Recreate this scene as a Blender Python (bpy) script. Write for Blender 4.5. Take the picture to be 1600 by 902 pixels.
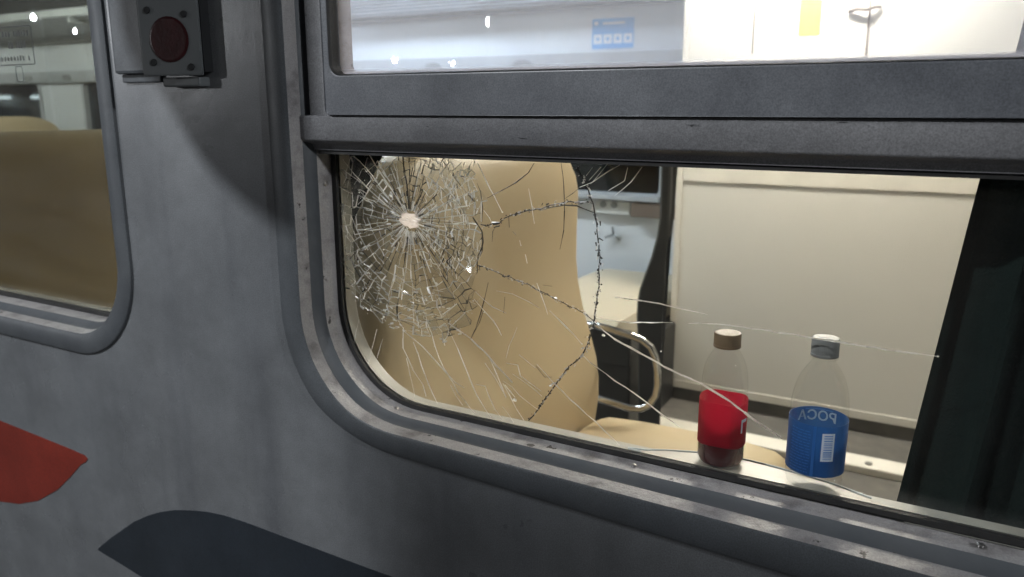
import bpy, bmesh, math, random
from math import sin, cos, pi, radians, sqrt, hypot
from mathutils import Vector, Matrix
from mathutils.geometry import tessellate_polygon

for o in list(bpy.data.objects):
    bpy.data.objects.remove(o)
scene = bpy.context.scene
COL = scene.collection

# ------------------------------------------------------------------ camera
# x runs along the carriage, y into it (outer wall face at y = 0), z up; z = 0 is eye height
cam_data = bpy.data.cameras.new('camera')
cam = bpy.data.objects.new('camera', cam_data)
COL.objects.link(cam)
cam.location = (0, -0.87, 0)
cam.rotation_euler = (radians(90 - 12.956), radians(0.0), radians(29.459))
cam_data.sensor_width = 36
cam_data.lens = 36 * 1235.5 / 1600
cam_data.clip_start = 0.02
cam_data.clip_end = 300
cam_data.dof.use_dof = True
cam_data.dof.focus_distance = 1.02
cam_data.dof.aperture_fstop = 5.6
scene.camera = cam

# ------------------------------------------------------------------ night sky
world = bpy.data.worlds.new('World')
scene.world = world
world.use_nodes = True
wn = world.node_tree.nodes
sky = wn.new('ShaderNodeTexSky')
sky.sky_type = 'NISHITA'
sky.sun_disc = False
sky.sun_elevation = radians(-4.5)
sky.sun_rotation = radians(200)
wn['Background'].inputs['Strength'].default_value = 0.5
world.node_tree.links.new(sky.outputs[0], wn['Background'].inputs['Color'])

scene.view_settings.view_transform = 'Standard'
scene.view_settings.look = 'None'
scene.view_settings.gamma = 1
scene.view_settings.exposure = 0
scene.render.engine = 'CYCLES'
scene.cycles.use_denoising = True
scene.cycles.max_bounces = 10
scene.cycles.transparent_max_bounces = 24
scene.cycles.sample_clamp_indirect = 6
scene.cycles.caustics_reflective = False
scene.cycles.caustics_refractive = False
WARM_LAMP, COOL_LAMP, FAR_LAMP = 200, 105, 150
PLATFORM_W, PLATFORM2_W = 325, 230
PANE_FILL_LAMP = 720

rnd = random.Random(11)

# ------------------------------------------------------------------ materials
def new_mat(name):
    m = bpy.data.materials.new(name)
    m.use_nodes = True
    nt = m.node_tree
    for n in list(nt.nodes):
        nt.nodes.remove(n)
    out = nt.nodes.new('ShaderNodeOutputMaterial')
    return m, nt, out

def node(nt, t, **kw):
    n = nt.nodes.new(t)
    for k, v in kw.items():
        if k in n.inputs:
            n.inputs[k].default_value = v
        else:
            setattr(n, k, v)
    return n

def ramp(nt, fac, stops):
    r = nt.nodes.new('ShaderNodeValToRGB')
    e = r.color_ramp.elements
    while len(e) < len(stops):
        e.new(0.5)
    for i, (p, c) in enumerate(stops):
        e[i].position = p
        e[i].color = (*c, 1) if len(c) == 3 else c
    nt.links.new(fac, r.inputs[0])
    return r.outputs[0]

def noise(nt, scale, detail=4, rough=0.55, stretch=None, distort=0):
    tc = nt.nodes.new('ShaderNodeTexCoord')
    src = tc.outputs['Object']
    if stretch:
        mp = nt.nodes.new('ShaderNodeMapping')
        mp.inputs['Scale'].default_value = stretch
        nt.links.new(src, mp.inputs[0])
        src = mp.outputs[0]
    n = nt.nodes.new('ShaderNodeTexNoise')
    n.inputs['Scale'].default_value = scale
    n.inputs['Detail'].default_value = detail
    n.inputs['Roughness'].default_value = rough
    n.inputs['Distortion'].default_value = distort
    nt.links.new(src, n.inputs['Vector'])
    return n.outputs['Fac']

def mixc(nt, fac, a, b, blend='MIX'):
    m = nt.nodes.new('ShaderNodeMix')
    m.data_type = 'RGBA'
    m.blend_type = blend
    for i, v in ((0, fac), (6, a), (7, b)):
        if hasattr(v, 'is_linked'):
            nt.links.new(v, m.inputs[i])
        elif i == 0:
            m.inputs[i].default_value = v
        else:
            m.inputs[i].default_value = (*v, 1)
    return m.outputs[2]

def principled(name, c1, c2=None, scale=8, rough=0.5, metal=0.0, bump=0.0, bscale=60, chips=None, chip_at=0.66,
               chip_scale=30, stretch=None, spec=0.5, rvar=0.0, fine=0.0, streak=None, speck=0.0):
    m, nt, out = new_mat(name)
    p = node(nt, 'ShaderNodeBsdfPrincipled', Roughness=rough, Metallic=metal)
    p.inputs['Specular IOR Level'].default_value = spec
    if c2 is None:
        c2 = tuple(x * 0.86 for x in c1)
    col = ramp(nt, noise(nt, scale, 6, stretch=stretch), [(0.32, c1), (0.68, c2)])
    if streak:
        s = ramp(nt, noise(nt, streak[0], 5, stretch=streak[2]), [(0.5, (0, 0, 0)), (0.75, (1, 1, 1))])
        col = mixc(nt, s, col, streak[1])
    if chips:
        f = ramp(nt, noise(nt, chip_scale, 7, 0.62, stretch=stretch), [(chip_at, (0, 0, 0)), (chip_at + 0.02, (1, 1, 1))])
        col = mixc(nt, f, col, chips)
    if speck:                           # fine brake-dust grime
        g = ramp(nt, noise(nt, 520, 2, 0.8), [(0.3, (1 - speck,) * 3), (0.7, (1 + speck,) * 3)])
        col = mixc(nt, 1.0, col, g, 'MULTIPLY')
        g2 = ramp(nt, noise(nt, 7, 8, 0.7), [(0.35, (1 - speck * .7,) * 3), (0.65, (1 + speck * .4,) * 3)])
        col = mixc(nt, 1.0, col, g2, 'MULTIPLY')
    nt.links.new(col, p.inputs['Base Color'])
    if rvar:
        r = nt.nodes.new('ShaderNodeMapRange')
        r.inputs['To Min'].default_value = max(0.03, rough - rvar)
        r.inputs['To Max'].default_value = rough + rvar
        nt.links.new(noise(nt, scale * 2.3, 5), r.inputs['Value'])
        nt.links.new(r.outputs[0], p.inputs['Roughness'])
    if bump or fine:
        b = nt.nodes.new('ShaderNodeBump')
        b.inputs['Strength'].default_value = bump
        b.inputs['Distance'].default_value = 0.01
        nt.links.new(noise(nt, bscale, 5), b.inputs['Height'])
        last = b
        if fine:
            b2 = nt.nodes.new('ShaderNodeBump')
            b2.inputs['Strength'].default_value = fine
            b2.inputs['Distance'].default_value = 0.002
            nt.links.new(noise(nt, 420, 3), b2.inputs['Height'])
            nt.links.new(b.outputs[0], b2.inputs['Normal'])
            last = b2
        nt.links.new(last.outputs[0], p.inputs['Normal'])
    nt.links.new(p.outputs[0], out.inputs[0])
    return m

def emission(name, col, strength):
    m, nt, out = new_mat(name)
    e = node(nt, 'ShaderNodeEmission', Strength=strength)
    e.inputs[0].default_value = (*col, 1)
    nt.links.new(e.outputs[0], out.inputs[0])
    return m

def thin_glass(name, tint=(0.95, 0.96, 0.95), dust=0.05, dust_col=(0.8, 0.8, 0.78), gloss_rough=0.0, refl=1.0,
               dust_scale=5, dust_lo=0.35, stretch=None, edge_dust=None):
    m, nt, out = new_mat(name)
    tr = node(nt, 'ShaderNodeBsdfTransparent'); tr.inputs[0].default_value = (*tint, 1)
    gl = node(nt, 'ShaderNodeBsdfGlossy', Roughness=gloss_rough)
    fr = node(nt, 'ShaderNodeFresnel', IOR=1.5)
    geo = nt.nodes.new('ShaderNodeNewGeometry')
    inv = node(nt, 'ShaderNodeMath', operation='SUBTRACT'); inv.inputs[0].default_value = refl
    nt.links.new(geo.outputs['Backfacing'], inv.inputs[1])
    inv.use_clamp = True
    mul = node(nt, 'ShaderNodeMath', operation='MULTIPLY')
    nt.links.new(fr.outputs[0], mul.inputs[0]); nt.links.new(inv.outputs[0], mul.inputs[1])
    mx = nt.nodes.new('ShaderNodeMixShader')
    nt.links.new(mul.outputs[0], mx.inputs[0]); nt.links.new(tr.outputs[0], mx.inputs[1]); nt.links.new(gl.outputs[0], mx.inputs[2])
    di = node(nt, 'ShaderNodeBsdfDiffuse'); di.inputs[0].default_value = (*dust_col, 1)
    tl = node(nt, 'ShaderNodeBsdfTranslucent'); tl.inputs[0].default_value = (*dust_col, 1)
    dm = node(nt, 'ShaderNodeMixShader'); dm.inputs[0].default_value = 0.6
    nt.links.new(di.outputs[0], dm.inputs[1]); nt.links.new(tl.outputs[0], dm.inputs[2])
    r = nt.nodes.new('ShaderNodeMapRange')
    r.inputs['From Min'].default_value = dust_lo; r.inputs['From Max'].default_value = 0.75
    r.inputs['To Min'].default_value = dust * 0.45; r.inputs['To Max'].default_value = dust * 1.5
    nt.links.new(noise(nt, dust_scale, 6, 0.6, stretch=stretch), r.inputs['Value'])
    fac = r.outputs[0]
    if edge_dust:                       # grime caught along the bottom edge: (z of edge, height, amount)
        tc = nt.nodes.new('ShaderNodeTexCoord'); sx = nt.nodes.new('ShaderNodeSeparateXYZ')
        nt.links.new(tc.outputs['Object'], sx.inputs[0])
        e = nt.nodes.new('ShaderNodeMapRange'); e.clamp = True
        e.inputs['From Min'].default_value = edge_dust[0]; e.inputs['From Max'].default_value = edge_dust[0] + edge_dust[1]
        e.inputs['To Min'].default_value = edge_dust[2]; e.inputs['To Max'].default_value = 0
        nt.links.new(sx.outputs[2], e.inputs['Value'])
        m2 = node(nt, 'ShaderNodeMath', operation='MULTIPLY')
        nt.links.new(e.outputs[0], m2.inputs[0]); nt.links.new(noise(nt, 60, 6, 0.7), m2.inputs[1])
        ad = node(nt, 'ShaderNodeMath', operation='ADD')
        nt.links.new(m2.outputs[0], ad.inputs[0]); nt.links.new(fac, ad.inputs[1])
        fac = ad.outputs[0]
    m3 = nt.nodes.new('ShaderNodeMixShader')
    nt.links.new(fac, m3.inputs[0]); nt.links.new(mx.outputs[0], m3.inputs[1]); nt.links.new(dm.outputs[0], m3.inputs[2])
    nt.links.new(m3.outputs[0], out.inputs[0])
    return m

def plastic_clear(name, tint=(0.982, 0.985, 0.982)):
    m, nt, out = new_mat(name)
    tr = node(nt, 'ShaderNodeBsdfTransparent'); tr.inputs[0].default_value = (*tint, 1)
    gl = node(nt, 'ShaderNodeBsdfGlossy', Roughness=0.025)
    lw = node(nt, 'ShaderNodeLayerWeight', Blend=0.22)
    b = node(nt, 'ShaderNodeBump', Strength=0.4, Distance=0.004)
    nt.links.new(noise(nt, 45, 3), b.inputs['Height'])
    nt.links.new(b.outputs[0], gl.inputs['Normal']); nt.links.new(b.outputs[0], lw.inputs['Normal'])
    mul = node(nt, 'ShaderNodeMath', operation='MULTIPLY'); mul.inputs[1].default_value = 0.55
    nt.links.new(lw.outputs['Facing'], mul.inputs[0])
    pw = node(nt, 'ShaderNodeMath', operation='POWER'); pw.inputs[1].default_value = 2.0
    nt.links.new(mul.outputs[0], pw.inputs[0])
    ad = node(nt, 'ShaderNodeMath', operation='ADD'); ad.inputs[1].default_value = 0.05
    nt.links.new(pw.outputs[0], ad.inputs[0])
    mx = nt.nodes.new('ShaderNodeMixShader')
    nt.links.new(ad.outputs[0], mx.inputs[0]); nt.links.new(tr.outputs[0], mx.inputs[1]); nt.links.new(gl.outputs[0], mx.inputs[2])
    nt.links.new(mx.outputs[0], out.inputs[0])
    return m

def film(name, col, trans=0.3, rough=0.35):
    """printed plastic film: light comes partly through it"""
    m, nt, out = new_mat(name)
    p = node(nt, 'ShaderNodeBsdfPrincipled', Roughness=rough); p.inputs['Base Color'].default_value = (*col, 1)
    tl = node(nt, 'ShaderNodeBsdfTranslucent'); tl.inputs[0].default_value = (*col, 1)
    mx = nt.nodes.new('ShaderNodeMixShader'); mx.inputs[0].default_value = trans
    nt.links.new(p.outputs[0], mx.inputs[1]); nt.links.new(tl.outputs[0], mx.inputs[2])
    nt.links.new(mx.outputs[0], out.inputs[0])
    return m

def fracture(name, col, trans, gloss, rough=0.2):
    """a fracture face in the glass: scatters light from either side and glints"""
    m, nt, out = new_mat(name)
    tl = node(nt, 'ShaderNodeBsdfTranslucent'); tl.inputs[0].default_value = (*col, 1)
    di = node(nt, 'ShaderNodeBsdfDiffuse'); di.inputs[0].default_value = (*col, 1)
    gl = node(nt, 'ShaderNodeBsdfGlossy', Roughness=rough)
    a = nt.nodes.new('ShaderNodeMixShader'); a.inputs[0].default_value = trans
    nt.links.new(di.outputs[0], a.inputs[1]); nt.links.new(tl.outputs[0], a.inputs[2])
    b = nt.nodes.new('ShaderNodeMixShader'); b.inputs[0].default_value = gloss
    nt.links.new(a.outputs[0], b.inputs[1]); nt.links.new(gl.outputs[0], b.inputs[2])
    nt.links.new(b.outputs[0], out.inputs[0])
    return m

def shard_mat(name):
    m, nt, out = new_mat(name)
    oi = nt.nodes.new('ShaderNodeObjectInfo')
    tr = node(nt, 'ShaderNodeBsdfTransparent')
    nt.links.new(ramp(nt, oi.outputs['Random'], [(0, (0.99, 0.99, 0.985)), (0.5, (0.965, 0.97, 0.965)), (1, (0.89, 0.905, 0.905))]), tr.inputs[0])
    gl = node(nt, 'ShaderNodeBsdfGlossy', Roughness=0.04)
    tl = node(nt, 'ShaderNodeBsdfTranslucent'); tl.inputs[0].default_value = (0.82, 0.84, 0.82, 1)
    fre = node(nt, 'ShaderNodeFresnel', IOR=1.6)
    geo = nt.nodes.new('ShaderNodeNewGeometry')
    fm = node(nt, 'ShaderNodeMath', operation='SUBTRACT'); fm.use_clamp = True
    nt.links.new(fre.outputs[0], fm.inputs[0]); nt.links.new(geo.outputs['Backfacing'], fm.inputs[1])
    lw = fm
    fr = ramp(nt, noise(nt, 130, 4, 0.7), [(0.5, (0.01, 0.01, 0.01)), (0.85, (0.16, 0.16, 0.16))])
    a = nt.nodes.new('ShaderNodeMixShader')
    nt.links.new(fr, a.inputs[0]); nt.links.new(tr.outputs[0], a.inputs[1]); nt.links.new(tl.outputs[0], a.inputs[2])
    b = nt.nodes.new('ShaderNodeMixShader')
    nt.links.new(lw.outputs[0], b.inputs[0]); nt.links.new(a.outputs[0], b.inputs[1]); nt.links.new(gl.outputs[0], b.inputs[2])
    nt.links.new(b.outputs[0], out.inputs[0])
    return m

M = {}
M['paint'] = principled('grey carriage paint', (0.162, 0.172, 0.182), (0.188, 0.197, 0.206), 2.2, 0.30, bump=0.16, bscale=3.6,
                        rvar=0.14, fine=0.10, streak=(1.6, (0.130, 0.138, 0.150), (5, 1, 0.5)), speck=0.28,
                        chips=(0.30, 0.31, 0.32), chip_at=0.80, chip_scale=70)
M['ring'] = principled('window ring paint', (0.085, 0.094, 0.104), (0.105, 0.114, 0.122), 9, 0.42, bump=0.12, bscale=14, rvar=0.08,
                       chips=(0.05, 0.05, 0.05), chip_at=0.74, chip_scale=40, speck=0.28)
M['ledge'] = principled('worn ledge paint', (0.43, 0.415, 0.41), (0.32, 0.31, 0.31), 14, 0.45, bump=0.35, bscale=70, rvar=0.12,
                        chips=(0.055, 0.05, 0.048), chip_at=0.66, chip_scale=34, fine=0.1, streak=(26, (0.16, 0.15, 0.15), (1, 1, 1)), speck=0.2)
M['riser'] = principled('dark riser paint', (0.078, 0.088, 0.098), (0.105, 0.112, 0.12), 12, 0.5, bump=0.2, bscale=40,
                        chips=(0.02, 0.02, 0.02), chip_at=0.7, chip_scale=45)
M['sash'] = principled('sash paint', (0.115, 0.123, 0.138), (0.14, 0.148, 0.16), 7, 0.40, bump=0.10, bscale=25, rvar=0.08, fine=0.08,
                       chips=(0.04, 0.04, 0.04), chip_at=0.70, chip_scale=22, speck=0.28)
M['transom'] = principled('transom paint', (0.160, 0.163, 0.172), (0.205, 0.206, 0.212), 9, 0.48, bump=0.2, bscale=30, fine=0.08,
                          chips=(0.022, 0.022, 0.024), chip_at=0.675, chip_scale=46, stretch=(0.45, 1, 2.0), speck=0.28)
M['rubber'] = principled('black rubber', (0.012, 0.012, 0.012), (0.022, 0.021, 0.02), 30, 0.6, bump=0.2, bscale=90)
M['rust'] = principled('rusty sealant', (0.30, 0.22, 0.17), (0.16, 0.09, 0.055), 40, 0.8, chips=(0.06, 0.028, 0.015), chip_at=0.62, chip_scale=35)
M['reveal'] = principled('cream reveal', (0.56, 0.53, 0.46), (0.47, 0.44, 0.38), 12, 0.45, bump=0.1, bscale=40, chips=(0.15, 0.13, 0.1), chip_at=0.74, chip_scale=60)
M['screw'] = principled('steel screw', (0.45, 0.44, 0.43), (0.25, 0.24, 0.23), 90, 0.35, 0.9)
M['red'] = principled('red livery paint', (0.24, 0.030, 0.018), (0.20, 0.026, 0.016), 3, 0.4, bump=0.06, bscale=5, fine=0.06, speck=0.3)
M['navy'] = principled('dark livery paint', (0.020, 0.027, 0.036), (0.026, 0.033, 0.042), 3, 0.4, bump=0.06, bscale=5, fine=0.06, speck=0.3)
M['lens'] = principled('red reflector', (0.055, 0.009, 0.011), (0.035, 0.006, 0.007), 60, 0.38, bump=0.1, bscale=160)
M['plate'] = principled('lamp plate paint', (0.15, 0.165, 0.17), (0.19, 0.20, 0.205), 8, 0.5, bump=0.15, bscale=40, fine=0.1)
M['hole'] = principled('dark bolt', (0.02, 0.022, 0.024), None, 30, 0.5)
M['cream'] = principled('cream panel', (0.70, 0.675, 0.615), (0.655, 0.63, 0.57), 1.6, 0.42, bump=0.05, bscale=8, fine=0.03)
M['trim'] = principled('cream trim', (0.74, 0.70, 0.62), (0.66, 0.63, 0.56), 8, 0.3, bump=0.05, bscale=30, chips=(0.3, 0.27, 0.22), chip_at=0.75)
M['white'] = principled('white far wall', (0.64, 0.67, 0.70), (0.58, 0.61, 0.64), 1.4, 0.4, bump=0.04, bscale=6)
M['band'] = principled('grey pelmet', (0.40, 0.42, 0.44), (0.34, 0.36, 0.38), 3, 0.45)
M['unlitpanel'] = principled('unlit upper panel', (0.03, 0.032, 0.034), (0.02, 0.021, 0.022), 3, 0.6)
M['floor'] = principled('grey linoleum', (0.13, 0.12, 0.105), (0.085, 0.08, 0.072), 18, 0.5, bump=0.1, bscale=60)
M['ceiling'] = principled('ceiling laminate', (0.55, 0.55, 0.53), None, 2, 0.5)
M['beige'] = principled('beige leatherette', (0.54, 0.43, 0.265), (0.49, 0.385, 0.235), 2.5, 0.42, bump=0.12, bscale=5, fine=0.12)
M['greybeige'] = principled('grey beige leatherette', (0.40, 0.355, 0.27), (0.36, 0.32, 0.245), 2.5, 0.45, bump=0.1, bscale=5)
M['shaded'] = principled('olive velour', (0.34, 0.262, 0.138), (0.29, 0.22, 0.115), 3, 0.8, bump=0.15, bscale=6, fine=0.3)  # darker than the beige seats: the dimness there is put into the colour
M['black'] = principled('black seat shell', (0.014, 0.014, 0.014), (0.022, 0.022, 0.021), 12, 0.42, bump=0.1, bscale=60, fine=0.1)
M['chrome'] = principled('chromed tube', (0.50, 0.50, 0.50), (0.40, 0.40, 0.40), 30, 0.14, 1.0)
M['curtain'] = principled('dark green curtain', (0.004, 0.012, 0.0105), (0.003, 0.009, 0.008), 40, 0.85, bump=0.3, bscale=300, spec=0.2)
M['tabletop'] = principled('pale table laminate', (0.56, 0.50, 0.41), (0.48, 0.43, 0.35), 20, 0.35)
M['rack'] = principled('rack paint', (0.62, 0.66, 0.66), (0.5, 0.53, 0.53), 10, 0.4)
M['rackdark'] = principled('rack mesh', (0.27, 0.285, 0.29), (0.2, 0.21, 0.21), 10, 0.5)
M['blue'] = principled('blue sticker', (0.07, 0.30, 0.66), (0.09, 0.34, 0.70), 5, 0.4)
M['paper'] = principled('white print', (0.78, 0.80, 0.82), None, 5, 0.5)
M['yellow'] = principled('yellow sticker', (0.88, 0.80, 0.12), (0.85, 0.76, 0.1), 5, 0.5)
M['green'] = principled('green sign', (0.02, 0.30, 0.14), None, 5, 0.4)
M['print'] = principled('dark print', (0.05, 0.05, 0.05), None, 9, 0.6)
M['socket'] = principled('socket plastic', (0.62, 0.63, 0.61), (0.52, 0.53, 0.51), 20, 0.4)
M['brown'] = principled('brown laminate', (0.16, 0.125, 0.10), (0.12, 0.09, 0.07), 9, 0.45)
M['asphalt'] = principled('asphalt', (0.055, 0.055, 0.055), (0.04, 0.04, 0.04), 30, 0.9, bump=0.4, bscale=80)
M['concrete'] = principled('platform concrete', (0.09, 0.088, 0.085), (0.07, 0.068, 0.066), 4, 0.85, bump=0.2, bscale=50)
M['post'] = principled('lamp post paint', (0.12, 0.13, 0.13), None, 6, 0.5)
M['station_white'] = principled('station white wall', (0.7, 0.72, 0.74), (0.62, 0.64, 0.66), 1, 0.6)
M['station_blue'] = principled('station blue panel', (0.05, 0.12, 0.24), (0.04, 0.09, 0.19), 1, 0.5)
M['pet'] = plastic_clear('clear bottle plastic')
M['bluefilm'] = film('blue label film', (0.024, 0.092, 0.27), 0.40)
M['redfilm'] = film('red label film', (0.42, 0.012, 0.032), 0.65)
M['label_white'] = film('white label print', (0.75, 0.80, 0.86), 0.4)
M['label_pale'] = film('pale blue label print', (0.16, 0.32, 0.62), 0.4)
M['label_line'] = film('faint blue label print', (0.045, 0.165, 0.46), 0.4)
M['capbrown'] = principled('brown cap', (0.20, 0.135, 0.075), (0.17, 0.11, 0.06), 30, 0.45)
M['capgrey'] = principled('grey cap', (0.23, 0.23, 0.225), (0.2, 0.2, 0.195), 30, 0.45)
M['cola'] = principled('dark drink', (0.075, 0.006, 0.006), (0.05, 0.005, 0.005), 20, 0.12)
M['glass_fixed'] = thin_glass('lower pane glass', (0.955, 0.965, 0.955), 0.005, dust_scale=7, edge_dust=(-0.455, 0.03, 0.10))
M['glass_hopper'] = thin_glass('hopper glass', (0.90, 0.925, 0.96), 0.22, (0.84, 0.86, 0.95), dust_scale=0.7, dust_lo=0.1, edge_dust=(0.042, 0.010, 0.4))
M['glass_left'] = thin_glass('tinted glass', (0.52, 0.515, 0.465), 0.03, dust_scale=4, stretch=(1, 1, 4), edge_dust=(-0.41, 0.03, 0.3))
M['glass_far'] = thin_glass('far window glass', (0.5, 0.55, 0.6), 0.01)
M['glint'] = fracture('bright fracture', (1.0, 0.985, 0.95), 0.97, 0.08, 0.3)
M['glint2'] = fracture('glassy fracture', (1.0, 0.99, 0.97), 0.93, 0.28, 0.25)
M['powder'] = fracture('crushed glass', (0.95, 0.84, 0.76), 0.7, 0.1, 0.4)
M['darkcrack'] = principled('dark fracture', (0.022, 0.02, 0.017), (0.05, 0.046, 0.04), 150, 0.35)
M['shard'] = shard_mat('loosened glass')

# ------------------------------------------------------------------ mesh helpers
class MB:
    def __init__(s):
        s.v = []; s.f = []
    def add(s, vs, fs):
        o = len(s.v); s.v += [tuple(p) for p in vs]; s.f += [tuple(i + o for i in f) for f in fs]; return s
    def box(s, a, b):
        (x0, y0, z0), (x1, y1, z1) = a, b
        return s.add([(x0, y0, z0), (x1, y0, z0), (x1, y1, z0), (x0, y1, z0), (x0, y0, z1), (x1, y0, z1), (x1, y1, z1), (x0, y1, z1)],
                     [(0, 3, 2, 1), (4, 5, 6, 7), (0, 1, 5, 4), (1, 2, 6, 5), (2, 3, 7, 6), (3, 0, 4, 7)])
    def rings(s, rings, cap0=True, cap1=True, closed=True):
        n = len(rings[0]); o = len(s.v)
        for r in rings: s.v += [tuple(p) for p in r]
        for k in range(len(rings) - 1):
            for i in range(n if closed else n - 1):
                j = (i + 1) % n
                s.f.append((o + k * n + i, o + k * n + j, o + (k + 1) * n + j, o + (k + 1) * n + i))
        if cap0: s.f.append(tuple(o + i for i in reversed(range(n))))
        if cap1: s.f.append(tuple(o + (len(rings) - 1) * n + i for i in range(n)))
        return s
    def tube(s, pts, r, n=10):
        pts = [Vector(p) for p in pts]; rs = []
        up = Vector((0.13, 0.31, 0.94))
        for i, p in enumerate(pts):
            t = (pts[min(i + 1, len(pts) - 1)] - pts[max(i - 1, 0)]).normalized()
            a = t.cross(up).normalized(); b = t.cross(a)
            rr = r[i] if isinstance(r, (list, tuple)) else r
            rs.append([p + (a * cos(2 * pi * k / n) + b * sin(2 * pi * k / n)) * rr for k in range(n)])
        return s.rings(rs)
    def lathe(s, c, prof, n=32, cap0=True, cap1=True):
        return s.rings([[(c[0] + r * cos(2 * pi * k / n), c[1] + r * sin(2 * pi * k / n), c[2] + z) for k in range(n)] for r, z in prof], cap0, cap1)
    def plate(s, loops, y0, y1):
        """flat plate in the xz plane with holes: loops[0] outer, others holes; from y0 (front) to y1 (back)"""
        flat = [p for l in loops for p in l]
        tris = tessellate_polygon([[Vector((x, z, 0)) for x, z in l] for l in loops])
        o = len(s.v); N = len(flat)
        s.v += [(x, y0, z) for x, z in flat] + [(x, y1, z) for x, z in flat]
        for t in tris:
            a, b, c = t
            A, B, C_ = flat[a], flat[b], flat[c]
            if (B[0] - A[0]) * (C_[1] - A[1]) - (B[1] - A[1]) * (C_[0] - A[0]) < 0: t = (a, c, b)
            s.f.append(tuple(o + i for i in t))
            s.f.append(tuple(o + N + i for i in reversed(t)))
        k = 0
        for l in loops:
            n = len(l)
            for i in range(n):
                j = (i + 1) % n
                s.f.append((o + k + i, o + k + j, o + N + k + j, o + N + k + i))
            k += n
        return s
    def build(s, name, mat, parent=None, smooth=False, bevel=0, recalc=False):
        me = bpy.data.meshes.new(name)
        me.from_pydata(s.v, [], s.f)
        if recalc or bevel:
            bm = bmesh.new(); bm.from_mesh(me)
            if recalc: bmesh.ops.recalc_face_normals(bm, faces=bm.faces)
            if bevel:
                bmesh.ops.bevel(bm, geom=[e for e in bm.edges if len(e.link_faces) == 2 and e.calc_face_angle() > 0.6], offset=bevel, segments=2, affect='EDGES', profile=0.6)
            bm.to_mesh(me); bm.free()
        me.materials.append(mat if not isinstance(mat, str) else M[mat])
        if smooth:
            me.polygons.foreach_set('use_smooth', [True] * len(me.polygons))
            if smooth == 'auto':
                me.set_sharp_from_angle(angle=radians(38))
        o = bpy.data.objects.new(name, me)
        COL.objects.link(o)
        o.parent = parent
        return o

def tag(o, label=None, cat=None, group=None, kind=None):
    for k, v in (('label', label), ('category', cat), ('group', group), ('kind', kind)):
        if v: o[k] = v
    return o

def empty(name, loc=(0, 0, 0), parent=None):
    o = bpy.data.objects.new(name, None); o.empty_display_size = 0.05
    COL.objects.link(o); o.location = loc; o.parent = parent
    return o

def rrect(L, R, B, T, r, n=14):
    pts = []
    for cx, cz, a0 in ((L + r, B + r, pi), (R - r, B + r, 1.5 * pi), (R - r, T - r, 0), (L + r, T - r, 0.5 * pi)):
        for k in range(n + 1):
            a = a0 + 0.5 * pi * k / n
            pts.append((cx + r * cos(a), cz + r * sin(a)))
        if n == 14:
            nx_ = {pi: (R - r, B), 1.5 * pi: (R, T - r), 0: (L + r, T), .5 * pi: (L, B + r)}[a0]
            p0 = pts[-1]
            pts += [(p0[0] + (nx_[0] - p0[0]) * k / 8, p0[1] + (nx_[1] - p0[1]) * k / 8) for k in range(1, 8)]
    return pts

def frame_sweep(mb, prof, L, R, B, T, r, n=14):
    """sweep a (inset, depth) profile round a rounded rectangle"""
    mb.rings([[(x, y, z) for x, z in rrect(L + d, R - d, B + d, T - d, max(r - d, 0.004), n)] for d, y in prof], False, False)
    return mb

# ------------------------------------------------------------------ outdoors: platform, ground
g = MB().box((-60, -60, -1.75), (60, 60, -1.70)).build('ground', 'asphalt'); tag(g, kind='structure')
pf = MB().box((-40, -9.0, -1.69), (40, -0.16, -1.40)).build('platform', 'concrete', bevel=0.02); tag(pf, kind='structure')

# ------------------------------------------------------------------ the carriage
car = empty('train_carriage', (0, 0, -1.2))
tag(car, 'grey passenger carriage with red and dark stripes, seen from the platform at night', 'train carriage')
OFF = Vector((0, 0, 1.2))
def cpart(mb, name, mat, parent=None, **kw):
    """a part of the carriage, or a sub-part of one of its parts; coordinates stay in scene metres"""
    o = mb.build(name, mat, None, **kw)
    o.parent = parent or car
    if parent is None or parent is car:
        o.location = OFF
    return o
def cempty(name):
    e = empty(name, OFF, car); return e

# outline of the broken window's frame and of the next window's
W1 = (-0.905, 0.52, -0.519, 0.47, 0.215)
W2 = (-2.70, -1.266, -0.468, 0.50, 0.195)
PROF = [(0, 0.001), (0.0015, -0.0045), (0.004, -0.006), (0.037, -0.0055), (0.041, -0.003)]
LEDGE1 = [(0.041, -0.003), (0.0425, 0.006), (0.044, 0.019)]
RISER = [(0.044, 0.019), (0.047, 0.028), (0.053, 0.034), (0.055, 0.036)]
LEDGE2 = [(0.055, 0.036), (0.056, 0.050), (0.0575, 0.064)]
GASKET = [(0.0575, 0.064), (0.060, 0.0625), (0.066, 0.0635), (0.067, 0.068)]
REVEAL = [(0.0665, 0.073), (0.064, 0.075), (0.064, 0.098), (0.058, 0.1005)]

wall = MB().plate([[(-9.0, -1.45), (1.9, -1.45), (1.9, 1.25), (-9.0, 1.25)],
                   rrect(W1[0] + .03, W1[1] - .03, W1[2] + .03, W1[3] - .03, W1[4] - .03),
                   rrect(W2[0] + .006, W2[1] - .006, W2[2] + .006, W2[3] - .006, W2[4] - .006)], 0.0, 0.004)
cpart(wall, 'outer_wall', 'paint')
inner = MB().plate([[(-9.0, -1.2), (1.9, -1.2), (1.9, 1.1), (-9.0, 1.1)],
                    rrect(W1[0] + .06, W1[1] - .06, W1[2] + .06, W1[3] - .06, W1[4] - .06),
                    rrect(W2[0] + .06, W2[1] - .06, W2[2] + .06, W2[3] - .06, W2[4] - .06)], 0.094, 0.104)
cpart(inner, 'inner_wall_lining', 'cream')
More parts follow.
